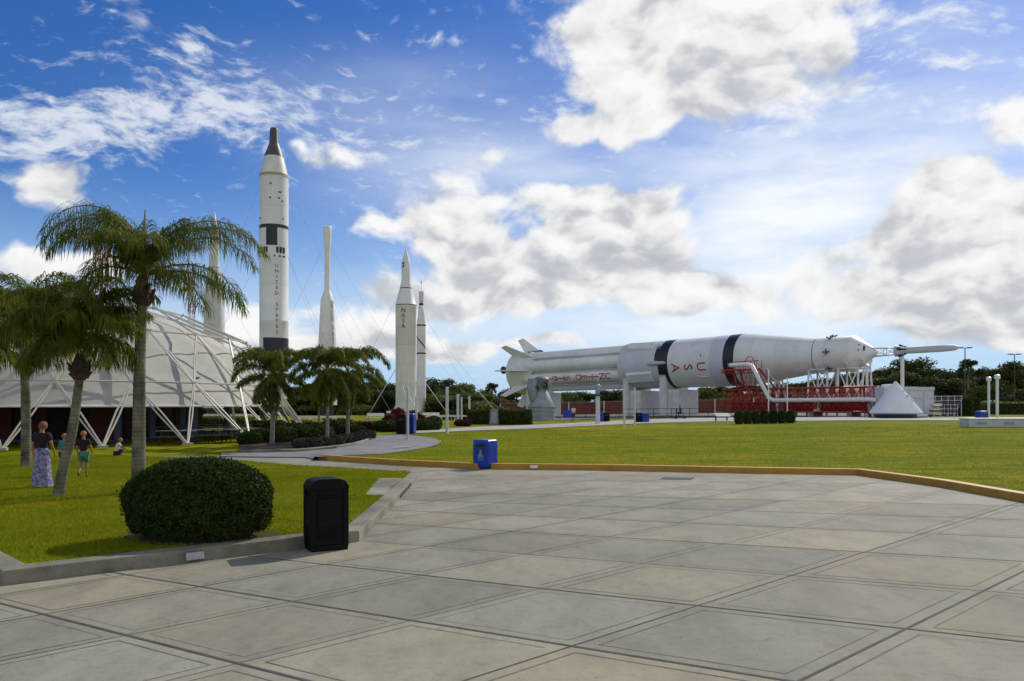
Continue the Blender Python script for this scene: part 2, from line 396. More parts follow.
jd = mat('joint_dark', (.05, .05, .045), .95, col2=(.12, .115, .1), scale=1.5)
jl = mat('joint_scored', (.12, .115, .09), .95, col2=(.28, .265, .19), scale=2.2, detail=8)
mj = MB(); ms = MB()
def strip(mb, a, b, w, z):
    ax, ay = a; bx, by = b; dx, dy = bx - ax, by - ay; l = math.hypot(dx, dy)
    if l < .01: return
    nx, ny = -dy / l * w / 2, dx / l * w / 2
    mb.add([(ax + nx, ay + ny, z), (bx + nx, by + ny, z), (bx - nx, by - ny, z), (ax - nx, ay - ny, z)], [(0, 1, 2, 3)])
wi = {i: rt.choice([.014, .026, .018]) for i in range(-14, 12)}; wi[3] = .018; wi[4] = .03; wi[2] = .008; wi[1] = .012
wj = {j: rt.choice([.012, .024, .018]) for j in range(-8, 18)}; wj[1] = .036; wj[2] = .036; wj[3] = .026; wj[4] = .016
for i in range(-13, 11):
    for j in range(-6, 16):
        strip(mj, gw(i, j), gw(i, j + 1), wi[i], .004); strip(mj, gw(i, j), gw(i + 1, j), wj[j], .0045)
        e = .082; k = 1 - e
        if j < 9:
            for a, b in (((i + e, j + e), (i + k, j + e)), ((i + e, j + k), (i + k, j + k)), ((i + e, j + e), (i + e, j + k)), ((i + k, j + e), (i + k, j + k))):
                if rt.random() < (.93 if j < 5 else .55): strip(ms, gw(*a), gw(*b), rt.choice([.007, .011, .015]), .0035)
structure(mj.build('paving_joints', jd)); structure(ms.build('paving_scored_lines', jl))
dx, dy = P(676, 478.6, lambda x, y: 0)
dr = MB().prism([(dx - .5, dy - .25), (dx + .35, dy - .38), (dx + .6, dy + .22), (dx - .3, dy + .33)], .001, .012)
for k in range(6): strip(dr, (dx - .42 + k * .16, dy - .2), (dx - .26 + k * .16, dy + .22), .05, .018)
tag(dr.build('drain_grate', mat('drain_iron', (.03, .03, .03), .7)), 'small dark iron drain grate set in the pale plaza paving', 'drain')
for (px, py, s) in ((201, 674, .012),):
    pass

# kerbs --------------------------------------------------------------
def kerb(name, L0, w, h, m, z0=-.02, bevel=.02, hs=None):
    B = offs(L0, w); mb = MB(); n = len(L0); V = []
    for i, (a, b) in enumerate(zip(L0, B)):
        hh = hs[i] if hs else h
        V += [(a[0], a[1], z0), (a[0], a[1], hh), (b[0], b[1], hh), (b[0], b[1], z0)]
    Fs = []
    for i in range(n - 1):
        for k in range(4): Fs.append((i * 4 + k, i * 4 + (k + 1) % 4, (i + 1) * 4 + (k + 1) % 4, (i + 1) * 4 + k))
    Fs += [(0, 1, 2, 3), tuple((n - 1) * 4 + k for k in (3, 2, 1, 0))]
    return mb.add(V, Fs).build(name, m, bevel=bevel)
structure(kerb('yellow_kerb', KL, .3, .19, yellowp))
# small white reflector on the kerb face
rx, ry = P(534, 469.8, lambda x, y: 0)
tag(MB().box((rx, ry - .012, .1), (.26, .02, .09)).build('kerb_marker', white, bevel=.004), 'small white marker plate fixed to the front of the yellow kerb', 'marker')

# near planting island ----------------------------------------------
A0 = (-16.5, 19.6); A1 = (-6.06, 9.33); A2 = (-2.4, 12.35); A3 = (-2.82, 24.3)
kl = [A0, (-11, 14.2), A1, (-4.2, 10.9), A2, (-2.52, 17), (-2.68, 21.0), A3]
# mitre-friendly offset, inner side is left of travel direction reversed
def island_in(d):
    c = [(-16.3 - .0, 19.9), (-11 + .0, 14.2 + d * 1.45), (-6.06 + .02, 9.33 + d * 1.42), (-4.2 - d * .64, 10.9 + d * .77), (-2.4 - d * 1.0, 12.35 + d * .62), (-2.52 - d, 17), (-2.68 - d, 21.0), (-2.82 - d, 24.3)]
    return c
def kerb2(name, O, I, hs, m):
    V = []; n = len(O)
    for a, b, h in zip(O, I, hs): V += [(a[0], a[1], -.02), (a[0], a[1], h), (b[0], b[1], h), (b[0], b[1], -.02)]
    Fs = []
    for i in range(n - 1):
        for k in range(4): Fs.append((i * 4 + k, i * 4 + (k + 1) % 4, (i + 1) * 4 + (k + 1) % 4, (i + 1) * 4 + k))
    Fs += [(0, 1, 2, 3), tuple((n - 1) * 4 + k for k in (3, 2, 1, 0))]
    return MB().add(V, Fs).build(name, m, bevel=.022)
structure(kerb2('kerb', kl, island_in(.3), [.18] * 5 + [.17, .14, .09], kerbm))
def gi(x, y):   # height of the island lawn
    return .15 - .1 * ss(20, 26, y)
isl_near = [(-60, 62 * .4), (-30, 26), (-16.3, 19.85)] + island_in(.29)[1:]
isl_near2 = isl_near + [P(407, 471.4, gi)]
isl_far = [(-60, 33.4), (-22, 33.1), P(130, 456, gi), P(160, 456.6, gi), P(221, 458.8, gi), P(300, 465.5, gi), P(350, 468, gi), P(385, 470.5, gi), P(406, 471.3, gi)]
# fill polygon with a triangulated grid: island lawn
poly = isl_near + isl_far[::-1]
bm = bmesh.new(); vs = [bm.verts.new((x, y, 0)) for x, y in poly]; bm.faces.new(vs)
bmesh.ops.triangulate(bm, faces=bm.faces)
for y in np.arange(9.5, 33.5, .8):
    bmesh.ops.bisect_plane(bm, geom=bm.verts[:] + bm.edges[:] + bm.faces[:], plane_co=(0, y, 0), plane_no=(0, 1, 0))
for x in np.arange(-24, -2, 1.2):
    bmesh.ops.bisect_plane(bm, geom=bm.verts[:] + bm.edges[:] + bm.faces[:], plane_co=(x, 0, 0), plane_no=(1, 0, 0))
for v in bm.verts: v.co.z = gi(v.co.x, v.co.y) + .015 * math.sin(v.co.x * 1.7) * math.cos(v.co.y * 1.3)
bmesh.ops.recalc_face_normals(bm, faces=bm.faces)
me = bpy.data.meshes.new('island_lawn'); bm.to_mesh(me); bm.free(); me.materials.append(lawnm)
il = bpy.data.objects.new('island_lawn', me); COL.objects.link(il); structure(il)

def inpoly(pts, poly):
    x = pts[:, 0]; y = pts[:, 1]; ins = np.zeros(len(pts), bool); n = len(poly); j = n - 1
    for i in range(n):
        xi, yi = poly[i]; xj, yj = poly[j]
        c = ((yi > y) != (yj > y)) & (x < (xj - xi) * (y - yi) / (yj - yi + 1e-12) + xi); ins ^= c; j = i
    return ins
pathpoly = [P(a, b) for a, b in ((221, 457), (306, 457.8), (317.6, 457.4), (358, 455.2), (380, 454.8), (394, 453), (412, 450.6), (428, 448), (437, 445.2), (442, 441.6), (441, 440.6), (435, 438.8), (421, 436.2), (398, 434), (381, 434.6), (300, 434), (221, 434))]
slabpoly = [(-3.27, 17.35), (-2.7, 17.35), (-2.9, 21.45), (-3.65, 21.45)]
apr = PP2 = [P(a, b) for a, b in ((391, 449.3), (413, 448.7), (411, 447.2), (393, 447.5))]
skip = [pathpoly, slabpoly, apr, [P(a, b) for a, b in ((410, 434), (450, 432.4), (520, 429.8), (600, 426), (600, 421), (520, 425), (440, 429), (410, 431))]]
mulchp = [(-4.75 + 1.5 * math.cos(a), 11.95 + 1.1 * math.sin(a)) for a in np.linspace(0, 6.28, 20, endpoint=False)]
def grass(name, poly, zf, n, h, label, ymax, xr):
    # density falls with distance from the viewer's side of the lawn
    y0 = min(p[1] for p in poly)
    u = rng.uniform(0, 1, n); Y = y0 * (ymax / y0) ** u
    X = rng.uniform(xr[0], xr[1], n); ok = np.abs(X / Y) < .72; X = X[ok]; Y = Y[ok]
    pts = np.stack([X, Y], 1); pts = pts[inpoly(pts, poly)]
    for q in skip: pts = pts[~inpoly(pts, q)]
    n = len(pts); z = np.array([zf(x, y) for x, y in pts])
    hh = h * rng.uniform(.5, 1.4, n); a = rng.uniform(0, 6.28, n); w = .005 + pts[:, 1] * .00016
    lx = rng.normal(0, .35, n) * hh; ly = rng.normal(0, .35, n) * hh
    V = np.empty((n, 3, 3)); dx = np.cos(a) * w; dy = np.sin(a) * w
    V[:, 0] = np.stack([pts[:, 0] - dx, pts[:, 1] - dy, z - .005], 1); V[:, 1] = np.stack([pts[:, 0] + dx, pts[:, 1] + dy, z - .005], 1)
    V[:, 2] = np.stack([pts[:, 0] + lx, pts[:, 1] + ly, z + hh], 1)
    o = raw(name, V.reshape(-1, 3), np.arange(3 * n).reshape(n, 3), blade)
    return tag(o, label, 'grass', kind='stuff')
grass('grass', poly, gi, 420000, .045, 'short sunlit turf blades growing on the kerbed island under the tall palms', 33, (-24, -2))
lp = KB[:1] + KB[1:] + [(40, 13), (60, 60), (-7.9, 60)]
grass('grass', lp, G, 230000, .045, 'short turf blades growing on the wide lawn behind the yellow kerb', 58, (-8, 40))

# drain inlet slab on the kerb, slot's shade painted as a flat black sheet
tag(MB().prism([(-3.25, 17.4), (-2.84, 17.4), (-3.0, 21.4), (-3.62, 21.4)], .05, .162).build('drain_cover_slab', kerbm, bevel=.01), 'concrete cover slab behind the kerb inlet at the lawn corner', 'drain cover')
so = MB()
a, b = (-2.55, 17.9), (-2.665, 20.7)
so.add([(a[0] + .012, a[1], .03), (b[0] + .012, b[1], .03), (b[0] + .012, b[1], .1), (a[0] + .012, a[1], .1)], [(0, 1, 2, 3)])
so.add([(a[0] + .004, a[1], .03), (b[0] + .004, b[1], .03), (b[0] + .004, b[1], .1), (a[0] + .004, a[1], .1)], [(0, 1, 2, 3)])
tag(so.build('kerb_inlet', black), 'storm drain slot shown by a flat black sheet on the kerb face', 'drain inlet')
# white block on the kerb face
t = .555; cx = A1[0] + (A2[0] - A1[0]) * .47; cy = A1[1] + (A2[1] - A1[1]) * .47
ang = math.atan2(A2[1] - A1[1], A2[0] - A1[0])
tag(MB().box((cx + math.sin(ang) * .004, cy - math.cos(ang) * .004, .085), (.24, .03, .1), ang).build('kerb_plate', mat('kerb_plate_white', (.42, .4, .42), .6, var=.15, scale=9), bevel=.003), 'pale rectangular plate set into the grey kerb below the round bush', 'plate')

# paths --------------------------------------------------------------
def PP(*l): return [P(x, y) for x, y in l]
ribbon('asphalt_path', PP((221, 456.8), (306, 457.6), (317.6, 457.2), (358, 455), (380, 454.6), (394, 452.8), (412, 450.3), (428, 447.8), (437, 445), (441.5, 441.6)),
       PP((221, 453), (300, 452), (335, 449), (355, 445.5), (368, 441), (371, 438), (381, 435), (398, 434.5), (421, 436.6), (435, 439), (441, 441)), 12, G, pathm, lift=.03, l0=.02)
ribbon('paved_path', PP((413, 433.6), (451, 432), (480, 430.6), (520, 429.4), (600, 425.5), (650, 423.3), (700, 421.9), (800, 421.2), (1024, 421), (1200, 421)),
       PP((413, 431.4), (439, 429.6), (480, 427), (520, 425.7), (600, 421.6), (650, 419.6), (700, 417.9), (800, 417.3), (1024, 417.6), (1200, 417.8)), 5, G, padm, lift=.034)
ribbon('rocket_pad', PP((556, 420.8), (600, 419.2), (650, 418), (700, 417.1), (800, 416.6), (960, 416.4)), [(5, 140), (14, 138), (25, 128), (36, 118), (48, 106), (60, 96)], 14, G, darkpad, lift=.05)
ribbon('parking_road', [(62, 118), (100, 112), (150, 108)], [(66, 134), (110, 128), (170, 122)], 6, G, pathm, lift=.06)
ribbon('stone_apron', PP((392, 449), (400, 448.6), (412, 448.4)), PP((394, 447.7), (402, 447.2), (410, 447.4)), 2, G, padm, lift=.05)

# ================================================================== WORLD
w = bpy.data.worlds.new('World'); scn.world = w; w.use_nodes = True
nt = w.node_tree; N = nt.nodes; L = nt.links
for n in list(N): N.remove(n)
SAZ, SEL = 40.0, 38.0
def sock(x, inp):
    if isinstance(x, (int, float)): inp.default_value = x
    else: L.new(x, inp)
def M_(op, a, b=0.0, c=None, clamp=False):
    n = N.new('ShaderNodeMath'); n.operation = op; n.use_clamp = clamp
    sock(a, n.inputs[0]); sock(b, n.inputs[1])
    if c is not None: sock(c, n.inputs[2])
    return n.outputs[0]
def sstep(x, a, b):
    n = N.new('ShaderNodeMapRange'); n.interpolation_type = 'SMOOTHSTEP'; L.new(x, n.inputs['Value']); n.inputs['From Min'].default_value = a; n.inputs['From Max'].default_value = b; return n.outputs[0]
tc = N.new('ShaderNodeTexCoord'); sx = N.new('ShaderNodeSeparateXYZ'); L.new(tc.outputs['Generated'], sx.inputs[0])
x, y, z = sx.outputs
yy = M_('MAXIMUM', y, .06)
PX = M_('DIVIDE', x, yy); PZ = M_('DIVIDE', z, yy)
def NO(vec, scale, detail=7, rough=.55, dist=0, lac=2.0):
    n = N.new('ShaderNodeTexNoise'); L.new(vec, n.inputs['Vector']); n.inputs['Scale'].default_value = scale; n.inputs['Detail'].default_value = detail
    n.inputs['Roughness'].default_value = rough; n.inputs['Distortion'].default_value = dist; n.inputs['Lacunarity'].default_value = lac
    return n.outputs['Fac']
def MP(vec, loc=(0, 0, 0), rot=(0, 0, 0), sc=(1, 1, 1)):
    n = N.new('ShaderNodeMapping'); L.new(vec, n.inputs['Vector']); n.inputs['Location'].default_value = loc; n.inputs['Rotation'].default_value = rot; n.inputs['Scale'].default_value = sc
    return n.outputs[0]
vec = tc.outputs['Generated']
# domain warp for billowy edges
wn = N.new('ShaderNodeTexNoise'); L.new(vec, wn.inputs['Vector']); wn.inputs['Scale'].default_value = 5; wn.inputs['Detail'].default_value = 5
wv = N.new('ShaderNodeVectorMath'); wv.operation = 'SUBTRACT'; L.new(wn.outputs['Color'], wv.inputs[0]); wv.inputs[1].default_value = (.5, .5, .5)
ws = N.new('ShaderNodeVectorMath'); ws.operation = 'SCALE'; L.new(wv.outputs[0], ws.inputs[0]); ws.inputs['Scale'].default_value = .1
wa = N.new('ShaderNodeVectorMath'); wa.operation = 'ADD'; L.new(vec, wa.inputs[0]); L.new(ws.outputs[0], wa.inputs[1])
sxw = N.new('ShaderNodeSeparateXYZ'); L.new(wa.outputs[0], sxw.inputs[0])
yw = M_('MAXIMUM', sxw.outputs[1], .06); WX = M_('DIVIDE', sxw.outputs[0], yw); WZ = M_('DIVIDE', sxw.outputs[2], yw)
def comb(X, Z):
    n = N.new('ShaderNodeCombineXYZ'); L.new(X, n.inputs[0]); L.new(Z, n.inputs[1]); return n.outputs[0]
CW = comb(WX, WZ); CP = comb(PX, PZ)
def blobs(lst, X=None, Z=None):
    src = CW if X is None else CP; tot = None
    for cx, cy, rx, ry, wt in lst:
        a = N.new('ShaderNodeVectorMath'); a.operation = 'MULTIPLY_ADD'; L.new(src, a.inputs[0]); a.inputs[1].default_value = (F / rx, F / ry, 0)
        a.inputs[2].default_value = (-(cx - 512) / rx, -(YH - cy) / ry, 0)
        d = N.new('ShaderNodeVectorMath'); d.operation = 'DOT_PRODUCT'; L.new(a.outputs[0], d.inputs[0]); L.new(a.outputs[0], d.inputs[1])
        e_ = M_('POWER', .36788, d.outputs['Value']); tot = M_('MULTIPLY_ADD', e_, wt, 0.0 if tot is None else tot)
    return tot
def blobs_old(lst, X=None, Z=None):
    X = X or WX; Z = Z or WZ
    tot = None
    for cx, cy, rx, ry, wt in lst:
        a = M_('MULTIPLY', M_('SUBTRACT', X, (cx - 512) / F), F / rx); b = M_('MULTIPLY', M_('SUBTRACT', Z, (YH - cy) / F), F / ry)
        r2 = M_('ADD', M_('MULTIPLY', a, a), M_('MULTIPLY', b, b))
        gq = M_('MULTIPLY', M_('EXPONENT', M_('MULTIPLY', r2, -1.0)), wt)
        tot = gq if tot is None else M_('ADD', tot, gq)
    return tot
CUM = [(630, 30, 100, 50, 1.0), (755, 55, 145, 70, 1.15), (665, 100, 100, 42, .85), (580, 125, 70, 13, .65), (482, 160, 20, 13, .6), (535, 165, 60, 12, -.5),
       (330, 162, 52, 27, 1.0), (285, 150, 20, 10, .5), (595, 210, 72, 34, 1.0), (430, 225, 75, 32, 1.05), (480, 262, 120, 34, 1.0), (620, 250, 90, 48, 1.05), (725, 292, 60, 22, 1.0), (450, 300, 130, 22, .8), (600, 300, 100, 20, .6),
       (930, 180, 62, 48, 1.0), (985, 215, 75, 50, 1.1), (900, 245, 80, 34, .8), (1000, 270, 110, 40, 1.0), (950, 320, 80, 32, 1.15), (1040, 320, 80, 50, 1.1), (800, 165, 26, 12, .65),
       (30, 182, 38, 32, 1.0), (75, 262, 62, 22, 1.0), (238, 190, 36, 13, .95), (20, 260, 50, 14, .6), (120, 310, 140, 22, .7), (250, 320, 60, 24, .8), (440, 357, 70, 10, 1.0), (300, 345, 120, 12, .7), (360, 330, 60, 14, .6), (445, 15, 50, 10, .35), (430, 42, 34, 9, .5), (700, 335, 90, 9, .6), (590, 345, 130, 8, .75), (250, 352, 130, 10, .8), (500, 180, 60, 30, .35), (830, 300, 70, 20, .45), (1150, 200, 120, 120, 1.1), (-120, 200, 90, 90, .8), (-60, 100, 60, 18, .5), (790, -60, 220, 60, .9), (300, -110, 120, 30, .7)]
S = blobs(CUM)
# unseen clouds behind and beside the viewer, cover raised to whiten the ambient light
away = M_('SUBTRACT', 1.0, sstep(y, -.1, .35))
S = M_('ADD', S, M_('MULTIPLY', away, M_('MULTIPLY', sstep(NO(vec, 1.6, 3), .38, .5), .95)))
st = MP(wa.outputs[0], sc=(1, 1, 1.5))
n1 = NO(st, 6.5, 7, .58)
n1b = NO(MP(wa.outputs[0], loc=(-.016, -.010, -.022), sc=(1, 1, 1.5)), 6.5, 4, .58)
fine = NO(st, 24, 3, .6)
def VO(v, sc):
    n = N.new('ShaderNodeTexVoronoi'); n.feature = 'F1'; L.new(v, n.inputs['Vector']); n.inputs['Scale'].default_value = sc
    n.inputs['Detail'].default_value = 0
    return n.outputs['Distance']
w2 = N.new('ShaderNodeVectorMath'); w2.operation = 'SCALE'; L.new(wv.outputs[0], w2.inputs[0]); w2.inputs['Scale'].default_value = .1
def puff(off):
    a = N.new('ShaderNodeVectorMath'); a.operation = 'ADD'; L.new(st, a.inputs[0]); a.inputs[1].default_value = off
    return VO(a.outputs[0], 15)
pf = puff((0, 0, 0)); pf2 = puff((.012, .006, .018))
dens = M_('ADD', M_('SUBTRACT', S, .5), M_('MULTIPLY', M_('SUBTRACT', n1, .5), 2.6))
dens = M_('ADD', dens, M_('MULTIPLY', M_('SUBTRACT', fine, .5), .4))
dens = M_('ADD', dens, M_('MULTIPLY', M_('SUBTRACT', .42, pf), .75))
low = sstep(z, -.02, .05)
alpha = M_('MULTIPLY', sstep(dens, -.1, .38), low)
relief = M_('ADD', M_('MULTIPLY', M_('SUBTRACT', n1, n1b), 2.3), M_('MULTIPLY', M_('SUBTRACT', pf2, pf), .65))
thick = sstep(dens, .15, 1.15)
# grey undersides: clouds are darker where another cloud mass lies above them
GREY = [(760, 95, 70, 26, .55), (640, 60, 60, 24, .3), (500, 262, 130, 26, .65), (430, 250, 70, 20, .4), (640, 278, 80, 18, .4), (960, 335, 110, 34, .8), (985, 240, 80, 26, .45), (940, 305, 50, 20, .7), (720, 300, 60, 12, .4), (30, 200, 44, 18, .3), (340, 175, 40, 12, .2), (600, 215, 40, 20, .2)]
gb = blobs(GREY)
sh = M_('SUBTRACT', M_('SUBTRACT', M_('ADD', .97, relief), M_('MULTIPLY', thick, .08)), M_('MULTIPLY', gb, .22))
shc = M_('MINIMUM', M_('MAXIMUM', sh, .3), 1.12)
cr = N.new('ShaderNodeValToRGB'); L.new(M_('DIVIDE', shc, 1.2), cr.inputs['Fac'])
cr.color_ramp.elements[0].position = .2; cr.color_ramp.elements[0].color = (.4, .44, .52, 1)
cr.color_ramp.elements[1].position = .95; cr.color_ramp.elements[1].color = (1, 1, 1, 1)
e = cr.color_ramp.elements.new(.58); e.color = (.6, .62, .66, 1)
e = cr.color_ramp.elements.new(.77); e.color = (.88, .88, .88, 1)
# thin mottled cirrus
CIR = [(110, 115, 130, 34, 1.0), (240, 110, 100, 30, .9), (40, 140, 90, 36, 1.0), (190, 60, 60, 40, .45), (190, 45, 14, 14, .8), (900, 20, 160, 24, .9), (940, 62, 48, 9, 1.1), (860, 92, 40, 12, 1.1), (960, 112, 70, 12, 1.0), (790, 130, 60, 10, .8), (380, 145, 120, 60, .35), (560, 110, 30, 14, .9), (425, 40, 40, 10, .8), (120, 30, 60, 30, .35), (1010, 110, 30, 8, 1.0)]
C = blobs(CIR, PX, PZ)
cn = NO(MP(wa.outputs[0], rot=(0, .35, 0), sc=(1.0, 1, 2.6)), 34, 5, .6)
cn2 = NO(MP(vec, rot=(0, -.3, 0), sc=(1, 1, 4)), 5, 5, .55)
cd_ = M_('ADD', M_('SUBTRACT', C, .62), M_('MULTIPLY', M_('SUBTRACT', cn, .5), 4.6))
ca_ = M_('MULTIPLY', sstep(cd_, -.3, 1.3), .74)
# veil of bright haze towards the sun, and a pale band at the horizon
V1 = blobs([(810, 215, 190, 95, .95), (700, 300, 260, 60, .5), (960, 130, 220, 90, .45), (560, 330, 330, 40, .45), (900, 60, 260, 60, .3), (120, 300, 200, 40, .35), (430, 160, 120, 70, .38), (560, 165, 120, 30, .4), (330, 90, 160, 40, .2)], PX, PZ)
veil = M_('MULTIPLY', V1, M_('ADD', .72, M_('MULTIPLY', M_('SUBTRACT', cn2, .5), 1.5)), clamp=True)
sky = N.new('ShaderNodeTexSky'); sky.sky_type = 'NISHITA'; sky.sun_disc = False; sky.sun_elevation = R(SEL); sky.sun_rotation = R(SAZ)
sky.air_density = 1.0; sky.dust_density = .3; sky.ozone_density = 2.5
hs = N.new('ShaderNodeHueSaturation'); L.new(sky.outputs[0], hs.inputs['Color']); hs.inputs['Saturation'].default_value = 1.3; hs.inputs['Value'].default_value = 1.0
CLOUDV = 10.8
def cmix(fac, a, b):
    n = N.new('ShaderNodeMix'); n.data_type = 'RGBA'; L.new(fac, n.inputs[0])
    if isinstance(a, tuple): n.inputs[6].default_value = a
    else: L.new(a, n.inputs[6])
    if isinstance(b, tuple): n.inputs[7].default_value = b
    else: L.new(b, n.inputs[7])
    return n.outputs[2]
tint = N.new('ShaderNodeVectorMath'); tint.operation = 'MULTIPLY'; L.new(hs.outputs[0], tint.inputs[0]); tint.inputs[1].default_value = (.66, .8, 1.14)
hz = M_('MULTIPLY', M_('SUBTRACT', 1.0, sstep(z, -.02, .3)), .9)
c0 = cmix(hz, tint.outputs[0], (4.9, 7.4, 10.4, 1))
c = cmix(veil, c0, (CLOUDV * .97, CLOUDV * 1.02, CLOUDV * 1.06, 1))
c = cmix(ca_, c, (CLOUDV * .93, CLOUDV * .97, CLOUDV, 1))
vm = N.new('ShaderNodeVectorMath'); vm.operation = 'SCALE'; L.new(cr.outputs[0], vm.inputs[0]); vm.inputs['Scale'].default_value = CLOUDV
c = cmix(alpha, c, vm.outputs[0])
bg = N.new('ShaderNodeBackground'); L.new(c, bg.inputs['Color']); bg.inputs['Strength'].default_value = .089
wo = N.new('ShaderNodeOutputWorld'); L.new(bg.outputs[0], wo.inputs['Surface'])
w.cycles.sampling_method = 'MANUAL'; w.cycles.sample_map_resolution = 512

sd = bpy.data.lights.new('sun', 'SUN'); so_ = bpy.data.objects.new('sun', sd); COL.objects.link(so_)
sd.energy = 3.4; sd.angle = R(.5); sd.color = (1, .93, .82)
sunv = Vector((math.sin(R(SAZ)) * math.cos(R(SEL)), math.cos(R(SAZ)) * math.cos(R(SEL)), math.sin(R(SEL))))
so_.rotation_euler = sunv.to_track_quat('Z', 'Y').to_euler()
scn.view_settings.view_transform = 'Standard'; scn.view_settings.look = 'None'; scn.view_settings.gamma = 1; scn.view_settings.exposure = 0
scn.render.engine = 'CYCLES'
scn.cycles.use_adaptive_sampling = True; scn.cycles.adaptive_threshold = .025; scn.cycles.max_bounces = 5; scn.cycles.diffuse_bounces = 3; scn.cycles.transparent_max_bounces = 4; scn.cycles.use_denoising = True
# ================================================================== TEXT
def glyph(txt, size, rot=0, sub=1):
    cu = bpy.data.curves.new('lettering', 'FONT'); cu.body = txt; cu.size = size; cu.align_x = 'CENTER'; cu.align_y = 'CENTER'; cu.offset = size * .004
    o = bpy.data.objects.new('lettering', cu); COL.objects.link(o); bpy.context.view_layer.update()
    me = bpy.data.meshes.new_from_object(o.evaluated_get(bpy.context.evaluated_depsgraph_get()))
    bm = bmesh.new(); bm.from_mesh(me); bmesh.ops.triangulate(bm, faces=bm.faces)
    for _ in range(sub):
        es = [e for e in bm.edges if e.calc_length() > size * .25]
        bmesh.ops.subdivide_edges(bm, edges=es, cuts=1)
        bmesh.ops.triangulate(bm, faces=bm.faces)
    c, s = math.cos(rot), math.sin(rot)
    vs = [(v.co.x * c - v.co.y * s, v.co.x * s + v.co.y * c) for v in bm.verts]; fs = [tuple(v.index for v in f.verts) for f in bm.faces]
    bm.free(); bpy.data.objects.remove(o); bpy.data.curves.remove(cu); bpy.data.meshes.remove(me)
    return vs, fs
def letters_on(mb, items, wrap):
    for txt, size, rot, u, v in items:
        vs, fs = glyph(txt, size, rot)
        mb.add([wrap(u + a, v + b) for a, b in vs], fs)

# ================================================================== HORIZONTAL ROCKET
kA = (520 - 512) / F
T0 = Vector((kA * 125, 125, zat(373, 125)))
AX = Vector((.715, -.70, .0135)).normalized()
rk = thing('rocket', 'huge white rocket lying on its side on cradles, lettered USA in red', 'rocket', T0 - Vector((0, 0, T0.z - G(T0.x, T0.y))))
base = Vector(rk.location)
Xa = AX; Ya = Vector((0, 0, 1)).cross(Xa).normalized(); Za = Xa.cross(Ya)   # Ya points away from viewer (left of travel)
def RK(t, a=0, r=0):
    """t along the axis, a angle: 0 = towards the viewer, 90 deg = up"""
    return (T0 - base) + Xa * t + (-Ya * math.cos(a) + Za * math.sin(a)) * r
MR = Matrix.Translation(T0 - base) @ Matrix((( -Ya).to_4d(), Za.to_4d(), Xa.to_4d(), (0, 0, 0, 1))).transposed()
MR = Matrix.Translation(T0 - base) @ Matrix(((-Ya.x, Za.x, Xa.x, 0), (-Ya.y, Za.y, Xa.y, 0), (-Ya.z, Za.z, Xa.z, 0), (0, 0, 0, 1)))
def t_of(px):
    k = (px - 512) / F; return (k * T0.y - T0.x) / (AX.x - k * AX.y)
tS = t_of(634); tB1 = t_of(671); tB1e = t_of(680.5); tIU = t_of(722); tB2 = t_of(735.5); tB2e = t_of(746); tSM = t_of(818.5); tCM = t_of(856); tTip = t_of(877); tL0 = t_of(895.5); tN = t_of(955); tE = t_of(963)
r0 = 3.22
sp = mat('rocket_seam_grey', (.35, .35, .36), .5)
mb = MB(); mb.lathe([(0, r0 - .15, 1), (0, r0), (.25, r0 + .06), (2.2, r0 + .02), (2.2, r0 - .1), (4.6, r0 - .35), (5.2, 2.9), (5.2, 1.4)], 64, M=MR)
mb.lathe([(.02, .0, 1), (.02, r0 - .1, 1)], 48, M=MR)
mb.build('tail_shroud', [rocketh, charcoal], rk)
for k in range(8):
    a = R(16.5 + 45 * k)
    M8 = MR @ Matrix.Translation((2.33 * math.cos(a), 2.33 * math.sin(a), 0))
    m = MB().lathe([(3.8, .2), (3.8, .9), (tS - .4, .9), (tS - .1, .7), (tS - .1, .1)], 24, M=M8)
    for tt in (9, 14.5, 20): m.lathe([(tt, .9), (tt + .001, .915, 0), (tt + .12, .915, 0), (tt + .121, .9)], 24, M=M8)
    ta = m.build('fuel_tank', [rocketh, sp], rk)
    if k in (0, 7, 6):
        tube = MB().tube([RK(5, a + R(22), 2.95), RK(tS, a + R(22), 2.95)], .07, 6).build('pipe', greyw, rk)
MB().lathe([(5.2, 1.9), (tS - .2, 1.9)], 32, M=MR).build('core_tank', mat('core_grey', (.5, .5, .5), .5), rk)
MB().lathe([(tS - .5, 2.2), (tS - .5, r0), (tS, r0 + .03), (tS + .3, r0), (tB1, r0), (tB1, r0 - .3)], 72, M=MR).build('interstage', mat('interstage_grey', (.6, .6, .62), .45, var=.08, scale=.5), rk)
m = MB(); m.lathe([(tB1, r0 + .012), (tB1 + (tB1e - tB1) * .999, r0 + .012)], 96, M=MR)
def bandteeth(m, t, n, w_):
    for k in range(n):
        if k % 2: continue
        a0 = 2 * math.pi * k / n; m.lathe([(t - w_, r0 + .014), (t + .02, r0 + .014)], 4, M=MR, a0=a0, a1=a0 + 2 * math.pi / n)
bandteeth(m, tB1, 8, .55)
m.build('black_band', black, rk)
MB().lathe([(tB1e, r0 - .02), (tB1e + .01, r0), (tIU - .03, r0), (tIU, r0 - .03)], 96, M=MR).build('upper_stage', rocketh, rk)
MB().lathe([(tIU, r0 + .02), (tB2, r0 + .02), (tB2, r0)], 96, M=MR).build('instrument_ring', mat('ring_grey', (.6, .61, .63), .5, var=.06, scale=.8), rk)
m = MB(); m.lathe([(tB2, r0 + .035), (tB2e, r0 + .035), (tB2e, r0)], 96, M=MR); m.build('black_band', black, rk)
rS = 2.02
m = MB(); m.lathe([(tB2e, r0), (tB2e + .3, r0), (tB2e + .31, r0 - .02), (tB2e + .38, r0 - .02, 1), (tB2e + .39, r0), (tB2e + 1.0, r0 - .03), (tSM - .06, rS), (tSM, rS)], 96, M=MR)
